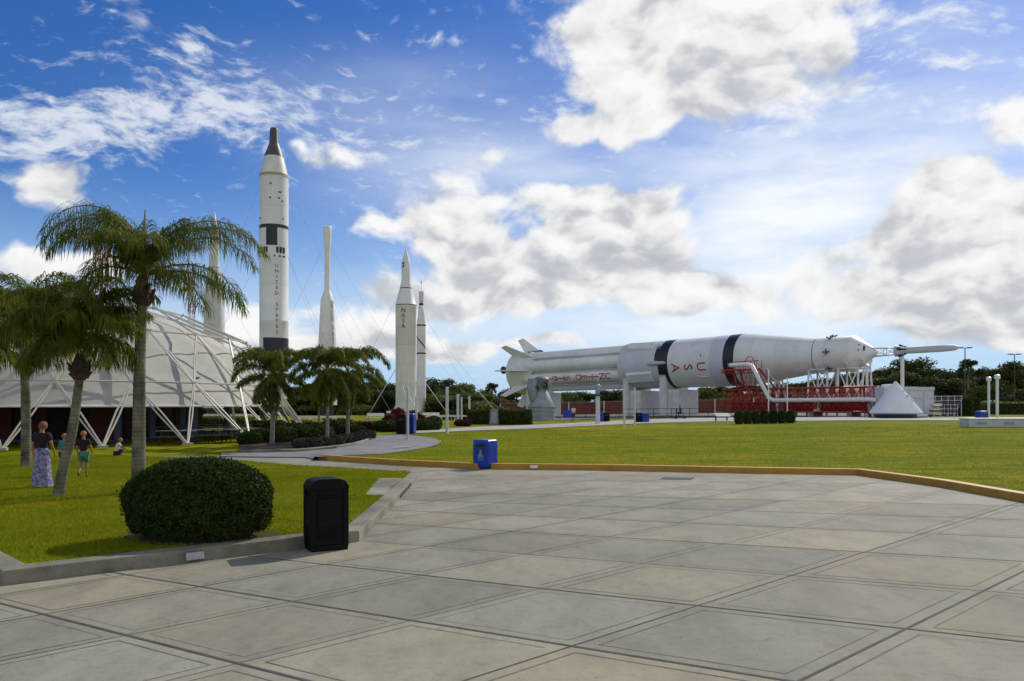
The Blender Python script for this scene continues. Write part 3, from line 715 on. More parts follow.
m.build('adapter_cone', [rocketh, sp], rk)
m = MB(); m.lathe([(tSM, rS, 1), (tSM + .02, rS - .03, 1), (tSM + .07, rS - .03, 0), (tSM + .08, rS), (tCM - .06, rS), (tCM, rS - .04)], 64, M=MR)
svc = m.build('service_module', [rocketh, charcoal], rk)
for a in (R(6), R(62), R(-50), R(96), R(186)):      # thruster quads
    q = MB(); c = RK(tSM + 1.75, a, rS + .02); tang = (Ya * math.sin(a) + Za * math.cos(a)); out = (-Ya * math.cos(a) + Za * math.sin(a))
    q.tube([c, c + out * .1], .16, 8)
    for d in (Xa, -Xa, tang, -tang): q.tube([c + out * .16 + d * .12, c + out * .17 + d * .36], [.04, .1], 8)
    q.build('thruster_quad', mat('thruster_grey', (.09, .09, .1), .5), rk)
m = MB(); m.lathe([(tCM, rS - .04), (tCM + .02, rS - .05), (tTip - .15, .42), (tTip, .3), (tTip, .05)], 64, M=MR); cm = m.build('crew_capsule', rocketh, rk)
q = MB()
for d in (-.28, .28):
    for s0, s1 in ((.32, .62),):
        p0, p1 = [RK(tCM + (tTip - tCM) * (.42 + d * .5), R(28) , 0) for _ in (0, 1)]
        tt = (.35 + (d + .28) * .35) ; rr = rS - .04 + (.42 - rS) * tt + .03
        t_ = tCM + (tTip - tCM) * tt
        q.add([RK(t_ - .09, R(10), rr + .05), RK(t_ + .09, R(10), rr - .1), RK(t_ + .09, R(40), rr - .1), RK(t_ - .09, R(40), rr + .05)], [(0, 1, 2, 3)])
q.build('capsule_window', charcoal, rk)
# escape tower
m = MB(); cor = []
for k in range(4):
    a = R(45 + 90 * k); cor.append((RK(tTip - .35, a, .62), RK(tL0 + .1, a, .5)))
    m.tube(cor[-1], .055, 6)
for k in range(4):
    p, q_ = cor[k], cor[(k + 1) % 4]
    for f0, f1 in ((0, .5), (.5, 1)):
        a_ = p[0].lerp(p[1], f0); b_ = q_[0].lerp(q_[1], f1); c_ = q_[0].lerp(q_[1], f0); d_ = p[0].lerp(p[1], f1)
        m.tube([a_, b_], .03, 5); m.tube([c_, d_], .03, 5); m.tube([d_, b_], .035, 5)
m.build('escape_tower', white, rk)
m = MB(); m.lathe([(tL0, .3), (tL0, .62), (tL0 + .5, .5), (tL0 + 1.0, .36), (tN - 1.2, .36), (tN, .3), (tE - .4, .12), (tE, .07), (tE, .0)], 28, M=MR); m.build('escape_rocket', greyw, rk)
m = MB()
for k in range(4):
    a = R(20 + 90 * k); m.tube([RK(tL0 + 1.2, a, .3), RK(tL0 + .35, a, .66)], [.09, .16], 8)
m.build('nozzle', charcoal, rk)
# fins
def fin(a, big=1.0):
    tang = (Ya * math.sin(a) + Za * math.cos(a)) * .07
    pts = [(4.9, r0 - .35), (2.2, r0 + .0), (1.0, r0 - .0), (-.5, r0 + 2.1 * big), (.7, r0 + 2.4 * big)]
    m = MB(); A_ = [RK(t, a, r) + tang for t, r in pts]; B_ = [RK(t, a, r) - tang for t, r in pts]; n = len(pts)
    m.add(A_ + B_, [tuple(range(n)), tuple(range(n, 2 * n))[::-1]] + [(i, n + i, n + (i + 1) % n, (i + 1) % n) for i in range(n)])
    return m
for k in range(8):
    a = R(2 + 45 * k); f = fin(a, 1.0 if k % 2 else .95).build('fin', rocketh, rk)
    if k in (2, 3):
        tg = (Ya * math.sin(a) + Za * math.cos(a))
        MB().add([RK(5.6, a - .28, r0 - .18), RK(1.9, a - .2, r0 + .06), RK(2.0, a, r0 + .12), RK(2.0, a, r0 + .75), RK(5.0, a, r0 + .02)], [(0, 1, 2), (0, 2, 4), (2, 3, 4)]).build('fin_root_panel', charcoal, f)
# nozzles with red covers at the tail
for rr, ks in ((1.1, (45, 135, 225, 315)), (2.5, (0, 90, 180, 270))):
    for kk in ks:
        c = R(kk + 10)
        Mn = MR @ Matrix.Translation((rr * math.cos(c), rr * math.sin(c), 0))
        MB().lathe([(.05, .25), (-.3, .35), (-1.3, .62), (-1.3, .0, 1)], 20, M=Mn).build('engine_nozzle', [charcoal, redpaint], rk)
# retro rocket fairings and the grey conduit
for a in (R(48), R(-32), R(140), R(-140)):
    m = MB(); tg = (Ya * math.sin(a) + Za * math.cos(a)); o_ = (-Ya * math.cos(a) + Za * math.sin(a))
    t0_, t1_ = tS + .9, tS + 4.9; w2 = tg * .75
    A_ = [RK(t0_, a, r0 - .1) + w2, RK(t1_, a, r0 - .1) + w2, RK(t1_ - .1, a, r0 + .18) + w2 * .8, RK(t0_ + .05, a, r0 + .38) + w2 * .8]
    B_ = [RK(t0_, a, r0 - .1) - w2, RK(t1_, a, r0 - .1) - w2, RK(t1_ - .1, a, r0 + .18) - w2 * .8, RK(t0_ + .05, a, r0 + .38) - w2 * .8]
    m.add(A_ + B_, [(0, 1, 2, 3), (7, 6, 5, 4), (0, 4, 5, 1), (1, 5, 6, 2), (2, 6, 7, 3), (3, 7, 4, 0)]); m.build('fairing', white, rk)
m = MB(); m.tube([RK(tB1 - 1.6, R(0), r0 + .12), RK(tB1 - 1.2, R(0), r0 + .22), RK(tB1 + .9, R(0), r0 + .22), RK(tB1 + 1.3, R(0), r0 + .1)], [.1, .24, .24, .1], 10); m.build('conduit_fairing', greyw, rk)
MB().tube([RK(tB1e + 4.0, R(-38), r0 + .05), RK(tIU - .4, R(-38), r0 + .05)], .07, 6).build('pipe', white, rk)
# lettering: runs down the vehicle, tops of letters towards the nose
m = MB()
def wrapB(u, v):     # u = along circumference (m, + = up seen upright from right), v = along axis
    a = R(-13) - u / (r0 + .03); return RK(v, a, r0 + .03)
for ch, t_ in (('U', t_of(713.5)), ('S', t_of(700.5)), ('A', t_of(688))):
    letters_on(m, [(ch, 1.75, 0, 0, t_)], wrapB)
m.build('lettering', redtext, rk)
m = MB(); cT = R(16.5 - 45)
def wrapT(u, v):
    a = R(-14) - u / .93
    c = RK(v, cT, 2.33); return c + (-Ya * math.cos(a) + Za * math.sin(a)) * .93
word = 'UNITED STATES'; ta, tb = t_of(620), t_of(553)
for i, ch in enumerate(word):
    if ch != ' ': letters_on(m, [(ch, 1.42, 0, 0, ta + (tb - ta) * i / 12)], wrapT)
m.build('lettering', redtext, rk)
# small red and dark markings
m = MB(); m.box(RK(tIU - 1.2, R(12), r0 + .01), (.1, .1, .25)); m.build('vent', charcoal, rk)

# cradles that carry it -------------------------------------------------
def cradle(t, L_, Wd, label, r=r0):
    c = T0 + Xa * t; gz = G(c.x, c.y); top = c.z
    th = thing('support_cradle', label, 'cradle', (c.x, c.y, gz), math.atan2(Xa.y, Xa.x), 'white cradles under the lying rocket')
    hc = top - gz; rr = r + .03; pts = [(-Wd / 2, 0), (Wd / 2, 0), (Wd / 2, hc - rr * .55)]
    for k in range(13):
        a = R(-28 - 124 * k / 12); pts.append((rr * math.cos(a), hc + rr * math.sin(a)))
    pts.append((-Wd / 2, hc - rr * .55))
    m = MB(); n = len(pts); A_ = [(-L_ / 2, y_, z_) for y_, z_ in pts]; B_ = [(L_ / 2, y_, z_) for y_, z_ in pts]
    m.add(A_ + B_, [tuple(range(n))[::-1], tuple(range(n, 2 * n))] + [(i, (i + 1) % n, n + (i + 1) % n, n + i) for i in range(n)])
    m.build('cradle_wall', offw, th)
    # lower wide block beside the wall
    MB().box((L_ / 2 + .9, 0, (hc - rr - .2) / 2), (1.8, Wd * .86, hc - rr - .2)).build('cradle_block', offw, th, bevel=.03)
    MB().box((0, 0, .08), (L_ + .5, Wd + .5, .16)).build('plinth', greyw, th)
cradle(t_of(637), .9, 5.4, 'white cradle under the lying rocket where its tanks meet the grey ring')
cradle(t_of(674), 1.0, 5.4, 'white cradle under the lying rocket at its first black band')
cradle(4.3, 1.6, 4.6, 'white cradle under the finned tail of the lying rocket', 3.0)
def aframe(t, wdt, r, label, legs=2, cross=True, span=1.5):
    c = T0 + Xa * t; gz = G(c.x, c.y); hc = c.z - gz
    th = thing('trestle', label, 'trestle', (c.x, c.y, gz), math.atan2(Xa.y, Xa.x), 'white leg frames under the lying rocket')
    for sy in (-1, 1):
        y1 = sy * wdt; topz = hc - math.sqrt(max(.1, r * r - (wdt * .8) ** 2)) - .05
        for sx in (-1, 1):
            MB().tube([(sx * span, y1, 0), (sx * span * (.25 if legs == 2 else 1), y1 * .8, topz)], .11, 8).build('leg', white, th)
        if cross:
            for s in (-1, 1): MB().tube([(s * span, y1, .4), (-s * span, y1 * .82, topz - .1)], .08, 6).build('brace', white, th)
            MB().box((0, y1 * .8, topz), (span * 2.2, .22, .14)).build('crossbeam', white, th)
    m = MB()
    for k in range(9):
        pass
    ring = [(0, r * 1.02 * math.cos(R(a)), hc + r * 1.02 * math.sin(R(a))) for a in range(-150, -29, 10)]
    MB().tube(ring, .16, 6).build('saddle_band', white, th)
aframe(t_of(777), 1.3, 2.75, 'white splayed legs under the cone section of the lying rocket', 2, False, .7)
aframe(tSM + .45, 1.5, rS, 'white crossed leg frame under the rear end of the lying rocket capsule section', 3, True, 1.1)
aframe(tCM - .4, 1.5, rS, 'white crossed leg frame under the front of the cylinder beneath the thrusters', 3, True, 1.1)
aframe(tCM + 1.2, .7, 1.45, 'short white leg pair below the pointed capsule of the lying rocket', 2, False, .5)
c = T0 + Xa * (tL0 + .7)
th = thing('support_post', 'tall slim white post holding up the thin tip of the lying rocket', 'post', (c.x, c.y, G(c.x, c.y)))
MB().tube([(0, 0, 0), (0, 0, c.z - G(c.x, c.y) - .4)], .2, 12).build('pole', white, th)
MB().box((0, 0, c.z - G(c.x, c.y) - .42), (.5, .5, .12), math.atan2(Xa.y, Xa.x)).build('cap', white, th)

# ================================================================== RED SWING ARM
def world(px, D, z=None, py=None):
    X = ray(px, D); return Vector((X, D, zat(py, D) if py is not None else (z if z is not None else G(X, D))))
ga, gb_ = world(724, 93), world(874, 80)
arm = thing('access_arm', 'long red lattice access arm with a white pipe in front of the lying rocket', 'access arm', tuple(ga))
d = (gb_ - ga); Lg = d.length; d.normalize(); sd_ = Vector((-d.y, d.x, 0)).normalized()
def A3(s, w_, z_): return d * s + sd_ * w_ + Vector((0, 0, z_))
zb, zm, zt = .55, 1.6, 3.15
for (w_, z_) in ((0, zb), (2.0, zb), (0, zt), (2.0, zt), (0, zm), (2.0, zm)):
    MB().tube([A3(0, w_, z_), A3(Lg, w_, z_ )], .085, 6).build('chord', redpaint, arm)
nb = 16; m = MB()
for k in range(nb + 1):
    s = Lg * k / nb
    for w_ in (0, 2): m.tube([A3(s, w_, zb), A3(s, w_, zt)], .06, 5)
    m.tube([A3(s, 0, zb), A3(s, 2, zb)], .05, 5); m.tube([A3(s, 0, zt), A3(s, 2, zt)], .05, 5)
    if k < nb:
        s2 = Lg * (k + 1) / nb
        for w_ in (0, 2):
            m.tube([A3(s, w_, zm), A3(s2, w_, zt)], .045, 5); m.tube([A3(s, w_, zt), A3(s2, w_, zm)], .045, 5)
            m.tube([A3(s, w_, zb) , A3((s + s2) / 2, w_, zm)], .04, 5); m.tube([A3((s + s2) / 2, w_, zm), A3(s2, w_, zb)], .04, 5)
m.build('lattice', redpaint, arm)
for k in range(nb):
    if k in (5, 9): continue
    s = Lg * (k + .5) / nb; MB().box(A3(s, 2.03, (zb + zm) / 2), (Lg / nb * .96, .03, (zm - zb) * .85), math.atan2(d.y, d.x)).build('side_panel', mat('dark_red_panel', (.22, .012, .01), .7, var=.2, scale=1), arm)
MB().box(A3(Lg / 2, 1, zb - .06), (Lg, 1.9, .05), math.atan2(d.y, d.x)).build('walkway', mat('red_grating', (.3, .02, .015), .7), arm)
for s in (2.5, Lg * .45, Lg * .62, Lg - 2.5):
    MB().box(A3(s, 1, .25), (.5, 2.2, .5), math.atan2(d.y, d.x)).build('foot', mat('stand_grey', (.2, .2, .2), .7), arm)
pz = zm + .22
pp = [A3(1.0, -.35, 6.0), A3(3.3, -.35, 6.0), A3(3.9, -.35, 5.8), A3(6.0, -.35, pz + .3), A3(6.6, -.35, pz), A3(Lg - .3, -.35, pz), A3(Lg + .4, -.35, pz - .1)]
m = MB().tube(pp, .24, 12)
for s in np.arange(8, Lg, 1.7): m.tube([A3(s, -.35, pz), A3(s + .08, -.35, pz)], .275, 12)
m.build('pipe', white, arm)
# raised end with platform
for s0, s1 in ((1.2, .6), (3.6, 5.8)):
    for w_ in (0, 1.6): MB().tube([A3(s1 if s0 > 3 else s0 + .6, w_, zt), A3(s0, w_, 5.6)], .11, 6).build('upright', redpaint, arm)
m = MB(); m.box(A3(1.8, .7, 5.45), (4.2, 2.0, .14), math.atan2(d.y, d.x)); m.box(A3(-.3, .7, 5.2), (1.0, .8, .1), math.atan2(d.y, d.x))
for s in np.arange(-.2, 4, .7):
    m.tube([A3(s, 0, 5.0), A3(s, 0, 6.3 if s > .3 else 5.6)], .045, 5); m.tube([A3(s, 1.6, 5.4), A3(s, 1.6, 6.5)], .04, 5)
m.tube([A3(.2, 0, 5.05), A3(3.9, 0, 5.05)], .07, 5); m.tube([A3(0.3, 1.6, 6.5), A3(3.6, 1.6, 6.5)], .05, 5)
for s in (1.6, 2.2, 2.8, 3.4, 4.2, 5.0): m.tube([A3(s, .8, 5.4), A3(s + .4, .8, 3.2)], .035, 5); m.tube([A3(s + .5, .8, 5.4 - max(0, s - 3) * .9), A3(s - .1, .8, 3.2)], .035, 5)
m.build('platform', redpaint, arm)
m = MB(); m.tube([A3(2.2, .8, 6.2), A3(2.7, .8, 7.0), A3(3.2, .8, 6.9), A3(3.6, .8, 6.3)], .06, 6); m.build('hook', redpaint, arm)

# ================================================================== CAPSULE MODEL, BOX, BLEACHER
c = world(895.5, 75)
cp = thing('capsule_model', 'white cone shaped capsule standing on a dark ring at the lawn edge', 'capsule', tuple(c))
cone_r = 24.2 / F * 75; ht = (418 - 381.5) / F * 75
MB().lathe([(.0, cone_r - .5), (.42, cone_r - .45)], 48).build('ring_stand', charcoal, cp)
m = MB().lathe([(.38, 0), (.38, cone_r - .15), (.5, cone_r), (.62, cone_r - .02), (ht - .25, .3), (ht - .1, .16), (ht, .12), (ht, 0)], 64); m.build('shell', mat('capsule_white', (.8, .8, .8), .4, var=.05, scale=1), cp)
m = MB()
for a, z_, w_ in ((-52, 2.1, .32), (-45, 1.75, .2), (-38, 1.7, .22), (-60, 2.6, .16)):
    rr = cone_r + (0.3 - cone_r) * (z_ - .62) / (ht - .87) + .02; a = R(a)
    MB().box((rr * math.cos(a), rr * math.sin(a), z_), (.1, w_, w_ * .8), a, ry=R(-38)).build('hatch', greyw, cp)
b0 = world(900, 80)
bx = thing('equipment_box', 'large pale grey boxy container behind the white cone', 'container', tuple(b0), R(4))
bw = (925.5 - 874.5) / F * 80; bh = (411 - 381) / F * 80
MB().box((0, 0, .35 + (bh - .35) / 2), (bw, 3.2, bh - .35)).build('body', mat('box_grey', (.55, .56, .57), .6, var=.12, scale=.8, detail=8), bx, bevel=.05)
m = MB(); m.box((0, -1.64, bh - .18), (bw + .06, .12, .3)); m.box((0, -1.63, bh - 1.1), (bw, .1, .12))
for k in (-1, 0, 1): m.box((k * bw * .3, -1.63, bh / 2 + .1), (.1, .08, bh - 1.0))
m.build('rib', greyw, bx)
for sx in (-1, -.33, .33, 1):
    for sy in (-1, 1): MB().box((sx * bw * .46, sy * 1.4, .18), (.2, .2, .36)).build('foot', mat('stand_grey', (.2, .2, .2), .7), bx)
m = MB(); m.tube([(-bw * .42, -.5, bh + .12), (-bw * .25, -.5, bh + .18), (-bw * .12, -.5, bh + .1)], .16, 8); m.build('duct', white, bx)
m = MB()
for k in (.05, .12, .26, .33, .37, .41): m.tube([(bw * k, -.9, bh - .05), (bw * k, -.9, bh + .25)], .06, 6)
m.build('fitting', charcoal, bx)
c0 = world(926.5, 78); c1 = world(955, 76)
bl = thing('bleacher', 'tiered metal bleacher of pale planks standing right of the grey container', 'bleacher', tuple(c0), math.atan2(c1.y - c0.y, c1.x - c0.x))
Lb = (c1 - c0).length
for k in range(5):
    MB().box((Lb / 2, .1 + .42 * k, .45 + .42 * k), (Lb, .3, .05)).build('seat', steel, bl)
    MB().box((Lb / 2, .32 + .42 * k, .22 + .42 * k), (Lb, .04, .16)).build('riser', mat('riser_brown', (.14, .1, .09), .7), bl)
for s in np.linspace(.1, Lb - .1, 5):
    MB().tube([(s, 0, .02), (s, 0, .45)], .035, 6).build('leg', steel, bl); MB().tube([(s, 1.85, .02), (s, 1.85, 2.2)], .035, 6).build('leg', steel, bl); MB().tube([(s, .9, .02), (s, .9, 1.3)], .03, 6).build('leg', steel, bl)

# ================================================================== ENGINE DISPLAY
c = world(541.5, 88)
en = thing('rocket_engine', 'grey rocket engine standing bell down between the clipped hedge and the white rocket', 'engine', tuple(c))
eg = mat('engine_grey', (.27, .3, .33), .5, var=.2, scale=2, metal=.2); sc_ = 88 / F
zp = lambda y: (421.5 - y) * sc_
m = MB().lathe([(0, 13.6 * sc_), (zp(408.5), 13.4 * sc_), (zp(408), 12.6 * sc_), (zp(406), 12.7 * sc_), (zp(400), 9.8 * sc_), (zp(394), 7.2 * sc_), (zp(391), 5.0 * sc_), (zp(388), 4.2 * sc_), (zp(386), 5 * sc_)], 48)
for z_, r_ in ((zp(417), 13.5), (zp(412.5), 13.45)): m.lathe([(z_, r_ * sc_), (z_ + .01, (r_ + .5) * sc_), (z_ + .12, (r_ + .5) * sc_), (z_ + .13, r_ * sc_)], 48)
m.lathe([(zp(408.6), 13.4 * sc_), (zp(408.4), 14.2 * sc_), (zp(407.4), 14.2 * sc_), (zp(407.2), 12.6 * sc_)], 48)
m.build('bell', eg, en)
rr_ = random.Random(3)
m = MB(); m.lathe([(zp(385.5), 2 * sc_), (zp(385), 6.5 * sc_), (zp(380), 8 * sc_), (zp(379), 7 * sc_), (zp(377.5), 5 * sc_), (zp(377.3), 0)], 20)
for k in range(9):
    a = k * .7; p0 = (5 * sc_ * math.cos(a), 5 * sc_ * math.sin(a), zp(rr_.uniform(379, 384))); p1 = (9 * sc_ * math.cos(a + .6), 7 * sc_ * math.sin(a + .6), zp(rr_.uniform(380, 386))); p2 = (5 * sc_ * math.cos(a + 1), 5 * sc_ * math.sin(a + 1), zp(390))
    m.tube([p0, p1, p2], .13, 6)
m.build('pump', mat('pump_grey', (.2, .22, .23), .6, var=.3, scale=3), en)
m = MB(); m.tube([(-9 * sc_, -.5, zp(380)), (-9.5 * sc_, -.5, zp(391)), (-8.5 * sc_, -.5, zp(402))], [.55, .6, .35], 10); m.tube([(7 * sc_, -.6, zp(383)), (8 * sc_, -.6, zp(390))], .25, 8); m.build('duct', eg, en)
m = MB()
for k in range(10): m.box((rr_.uniform(-8, 9) * sc_, rr_.uniform(-1, 0), zp(rr_.uniform(378, 389))), (.35, .35, .25), rr_.random())
m.build('valve', charcoal, en)

# ================================================================== STANDING ROCKETS
def standing(px, D, label, prof, yb, mats, name='rocket', n=40):
    X = ray(px, D); gz = G(X, D); th = thing(name, label, 'rocket', (X, D, gz))
    s = D / F
    return th, s, lambda y: zat(y, D) - gz
# tall two stage rocket
D = 85; th, s, Z = standing(274, D, 'tallest standing rocket, white with black checker panels and a black capsule on top', None, 399, None)
bz = Z(399)
m = MB(); m.lathe([(Z(399), 13.6 * s), (Z(399) + .01, 14 * s), (Z(338.5), 14 * s), (Z(322), 14 * s), (Z(321.8), 14.1 * s), (Z(321.4), 14.1 * s), (Z(321.2), 14 * s), (Z(256), 14 * s), (Z(255.5), 14 * s)], 64); m.build('first_stage', rocketw, th)
m = MB(); m.lathe([(Z(255.5), 14 * s), (Z(230), 14 * s), (Z(226.6), 14 * s), (Z(178.5), 14 * s)], 64); m.build('second_stage', rocketw, th)
# black markings
def patch(m, z0, z1, a0, a1, r, n=10): m.lathe([(z0, r), (z1, r)], n, a0=a0, a1=a1)
rb = 14 * s + .012
m = MB(); m.lathe([(Z(230), rb), (Z(226.6), rb)], 64); m.lathe([(Z(372), rb), (Z(338.5), rb)], 40, a0=R(-90 - 30), a1=R(180))
def ang(xp): return R(-90) + math.asin(max(-1, min(1, (xp - 274) / 14.0)))
patch(m, Z(247.7), Z(229.9), ang(270.3), ang(281), rb); patch(m, Z(247.7), Z(229.9), R(-180), ang(261.0), rb); patch(m, Z(247.7), Z(229.9), R(10), R(60), rb)
for a0, a1 in ((260.6, 263.2), (264, 266.6), (267.2, 269.6), (270, 272), (280, 282), (282.6, 284.6), (285, 286.6)): patch(m, Z(255), Z(249), ang(a0), ang(a1), rb, 3)
for xp in (261, 264, 267.5, 271, 278.5, 283, 286): patch(m, Z(259.2), Z(257.2), ang(xp - .7), ang(xp + .7), rb, 2)
m.build('black_marking', black, th)
m = MB()
def wrapV(r):
    return lambda a_, cx=0: None
def vtext(m, word, px0, r, pxc, y0, y1, size, th_s):
    for i, ch in enumerate(word):
        if ch == ' ': continue
        y_ = y0 + (y1 - y0) * (i + .5) / len(word); zc = Z(y_)
        vs, fs = glyph(ch, size, 0, 1); ac = R(-90) + math.asin((px0 - pxc) / (r / th_s))
        m.add([((r + .02) * math.cos(ac + u / r), (r + .02) * math.sin(ac + u / r), zc + v) for u, v in vs], fs)
vtext(m, 'UNITED STATES', 280.5, 14 * s, 274, 265, 336, .5, s); m.build('lettering', charcoal, th)
m = MB()
for xp, yp, w_ in ((283, 195, .5), (282.2, 201, .35), (285, 203.5, .3), (275, 187, .3), (262, 220, .9), (285.5, 221, .3), (274.5, 201, .3)):
    a = ang(xp); w_ *= .7; m = MB(); patch(m, Z(yp) - .08, Z(yp) + .08, a - w_ / 2 / (14 * s), a + w_ / 2 / (14 * s), rb, 2); m.build('vent_panel', charcoal, th)
m = MB(); m.lathe([(Z(178.5), 14 * s), (Z(178.2), 14.3 * s, 1), (Z(175.5), 14.2 * s), (Z(175.4), 13.6 * s), (Z(157.5), 9.4 * s)], 48); m.build('adapter', [mat('cream_white', (.66, .66, .56), .5, var=.15, scale=1), mat('tan_band', (.4, .33, .22), .6)], th)
m = MB(); m.lathe([(Z(157.5), 9.5 * s), (Z(156), 9.2 * s), (Z(145), 5.2 * s), (Z(143), 4.6 * s), (Z(130), 3.9 * s), (Z(128.4), 3.5 * s), (Z(128.2), 0)], 40)
m.build('crew_capsule', mat('capsule_black', (.03, .03, .032), .45, col2=(.09, .085, .08), scale=1.2), th)
m = MB()
for k in range(8):
    a = k * math.pi / 4 + .2; m.tube([(11.5 * s * math.cos(a), 11.5 * s * math.sin(a), bz), (12.5 * s * math.cos(a + .1), 12.5 * s * math.sin(a + .1), 0)], .12, 6)
    m.tube([(11.5 * s * math.cos(a), 11.5 * s * math.sin(a), bz), (12.5 * s * math.cos(a + .8), 12.5 * s * math.sin(a + .8), 0)], .07, 6)
m.build('base_stand', mat('stand_dark', (.06, .06, .06), .6), th)
m = MB(); m.lathe([(bz + .3, .9), (bz - .9, .9), (bz - 1.7, 1.1)], 20); m.build('engine_nozzle', charcoal, th)
def wires(th, lst, r=.01, m_=None):
    m = MB()
    for a, b in lst: 
        a = Vector(a); b = Vector(b); n = 8; pts = [a.lerp(b, i / n) - Vector((0, 0, .5 * math.sin(math.pi * i / n))) for i in range(n + 1)]
        m.tube(pts, r, 4)
    m.build('guy_wire', m_ or mat('wire_grey', (.25, .26, .28), .6), th)
zt_ = Z(178)
wires(th, [((14 * s, 0, zt_ - 1), (14, 3, .1)), ((-14 * s, 0, zt_ - 1), (-14, 3, .1)), ((13 * s, 0, Z(255)), (10, -6, .1)), ((-13 * s, 0, Z(255)), (-9, -6, .1)), ((13 * s, 0, Z(255)), (8, 10, .1))])

# pointed grey-white rocket behind the leaning palm fronds
D = 95; th, s, Z = standing(214.3, D, 'white standing rocket with a sharp cone tip seen through the fronds of the tall palm', None, 0, None)
m = MB(); m.lathe([(Z(408), 10 * s), (Z(300), 10 * s), (Z(290), 9.3 * s)], 40); m.build('booster', offw, th)
m = MB(); m.lathe([(Z(290), 9.3 * s), (Z(289), 9.0 * s), (Z(268.5), 5.9 * s, 1), (Z(267.5), 5.9 * s), (Z(267.4), 5.2 * s), (Z(228), 3.4 * s), (Z(227), 3.2 * s, 1), (Z(226), 3.1 * s), (Z(212), .5 * s), (Z(211), 0)], 40); m.build('nose_cone', [offw, sp], th)
MB().lathe([(0, 6 * s), (Z(408), 8 * s)], 12).build('base_stand', charcoal, th)
wires(th, [((9 * s, 0, Z(292)), (12, -3, .1)), ((-9 * s, 0, Z(292)), (-12, -3, .1))])

# slender rocket with bulbous top
D = 95; th, s, Z = standing(327.3, D, 'slender white standing rocket with a bulb shaped top above the middle palms', None, 0, None)
m = MB(); m.lathe([(Z(405), 9.6 * s), (Z(345), 8.9 * s), (Z(303), 6.6 * s), (Z(300), 6.4 * s)], 40); m.build('booster', rocketw, th)
m = MB(); m.lathe([(Z(300), 6.4 * s), (Z(293), 4.2 * s), (Z(290.5), 3.0 * s), (Z(289.5), 2.8 * s), (Z(250), 2.7 * s), (Z(236), 3.9 * s), (Z(228), 4.2 * s), (Z(226.6), 3.6 * s), (Z(226), 2 * s), (Z(226), 0)], 36); m.build('upper_stage', rocketw, th)
m = MB()
for i, ch in enumerate('UNITED STATES'):
    if ch == ' ': continue
    y_ = 302 + (345 - 302) * (i + .5) / 13; r = (6.5 + (y_ - 300) * .055) * s; vs, fs = glyph(ch, .5, 0, 0); ac = R(-90) + .95
    m.add([((r + .02) * math.cos(ac + u / r), (r + .02) * math.sin(ac + u / r), Z(y_) + v) for u, v in vs], fs)
m.build('lettering', charcoal, th)
m = MB(); m.lathe([(Z(405) - .2, 7 * s), (0, 5 * s)], 12); m.build('base_stand', charcoal, th)
wires(th, [((3 * s, 0, Z(245)), (13, 3, .1)), ((-3 * s, 0, Z(245)), (-12, 3, .1)), ((6 * s, 0, Z(300)), (9, -5, .1))])

# redstone-like white rocket with NASA lettering
D = 88; th, s, Z = standing(406, D, 'thick white standing rocket lettered NASA with a needle tipped capsule', None, 0, None)
m = MB(); m.lathe([(Z(412), 10.3 * s), (Z(306), 10.4 * s), (Z(305.8), 10.55 * s, 1), (Z(305), 10.55 * s), (Z(304.8), 10.4 * s), (Z(288.8), 6.2 * s, 1), (Z(288), 6.1 * s), (Z(283), 4.9 * s), (Z(280), 4.5 * s)], 48); m.build('booster', [rocketw, charcoal], th)
m = MB(); m.lathe([(Z(280), 4.5 * s), (Z(264), 4.4 * s), (Z(262), 4.1 * s), (Z(250.5), .9 * s), (Z(249), .3 * s), (Z(240), .12 * s), (Z(240), 0)], 32); m.build('crew_capsule', rocketw, th)
m = MB()
for xp in (402.2, 404): 
    for yp in (263.8, 266.8): a = R(-90) + math.asin((xp - 406) / 4.6); m.lathe([(Z(yp) - .13, 4.45 * s + .01), (Z(yp) + .13, 4.45 * s + .01)], 2, a0=a - .17, a1=a + .17)
m.build('capsule_window', charcoal, th)
m = MB(); r = 10.4 * s
for i, ch in enumerate('NASA'):
    vs, fs = glyph(ch, .66, 0, 1); ac = R(-90) - math.asin(1.3 / 10.4); m.add([((r + .02) * math.cos(ac + u / r), (r + .02) * math.sin(ac + u / r), Z(311.5 + i * 5.2) + v) for u, v in vs], fs)
m.build('lettering', charcoal, th)
for a in (0, 90, 180, 270):
    a = R(a + 25); c_, s_ = math.cos(a), math.sin(a); t_ = Vector((-s_, c_, 0)) * .04
    pts = [(r - .02, Z(404)), (r - .02, Z(412)), (r + .5, Z(414))]
    A_ = [Vector((p[0] * c_, p[0] * s_, p[1])) for p in pts]
    MB().add([v + t_ for v in A_] + [v - t_ for v in A_], [(0, 1, 2), (5, 4, 3), (0, 3, 4, 1), (1, 4, 5, 2), (2, 5, 3, 0)]).build('fin', rocketw, th)
MB().lathe([(0, 1.0), (Z(412), .9)], 16).build('base_stand', greyw, th)
m = MB()
for p, q in (((-.9, -.2, 6.2), (1.2, -4.6, .1)), ((-.2, -.9, 4.0), (2.4, -5.0, .1)), ((-.9, 0, 6.2), (-4, -3, .1)), ((.9, 0, 6.0), (5, 2, .1))): m.tube([p, q], .045, 6)
m.build('brace', steel, th)
wires(th, [((-r, 0, Z(300)), (-9, 4, .1)), ((r, 0, Z(300)), (9, 4, .1))])
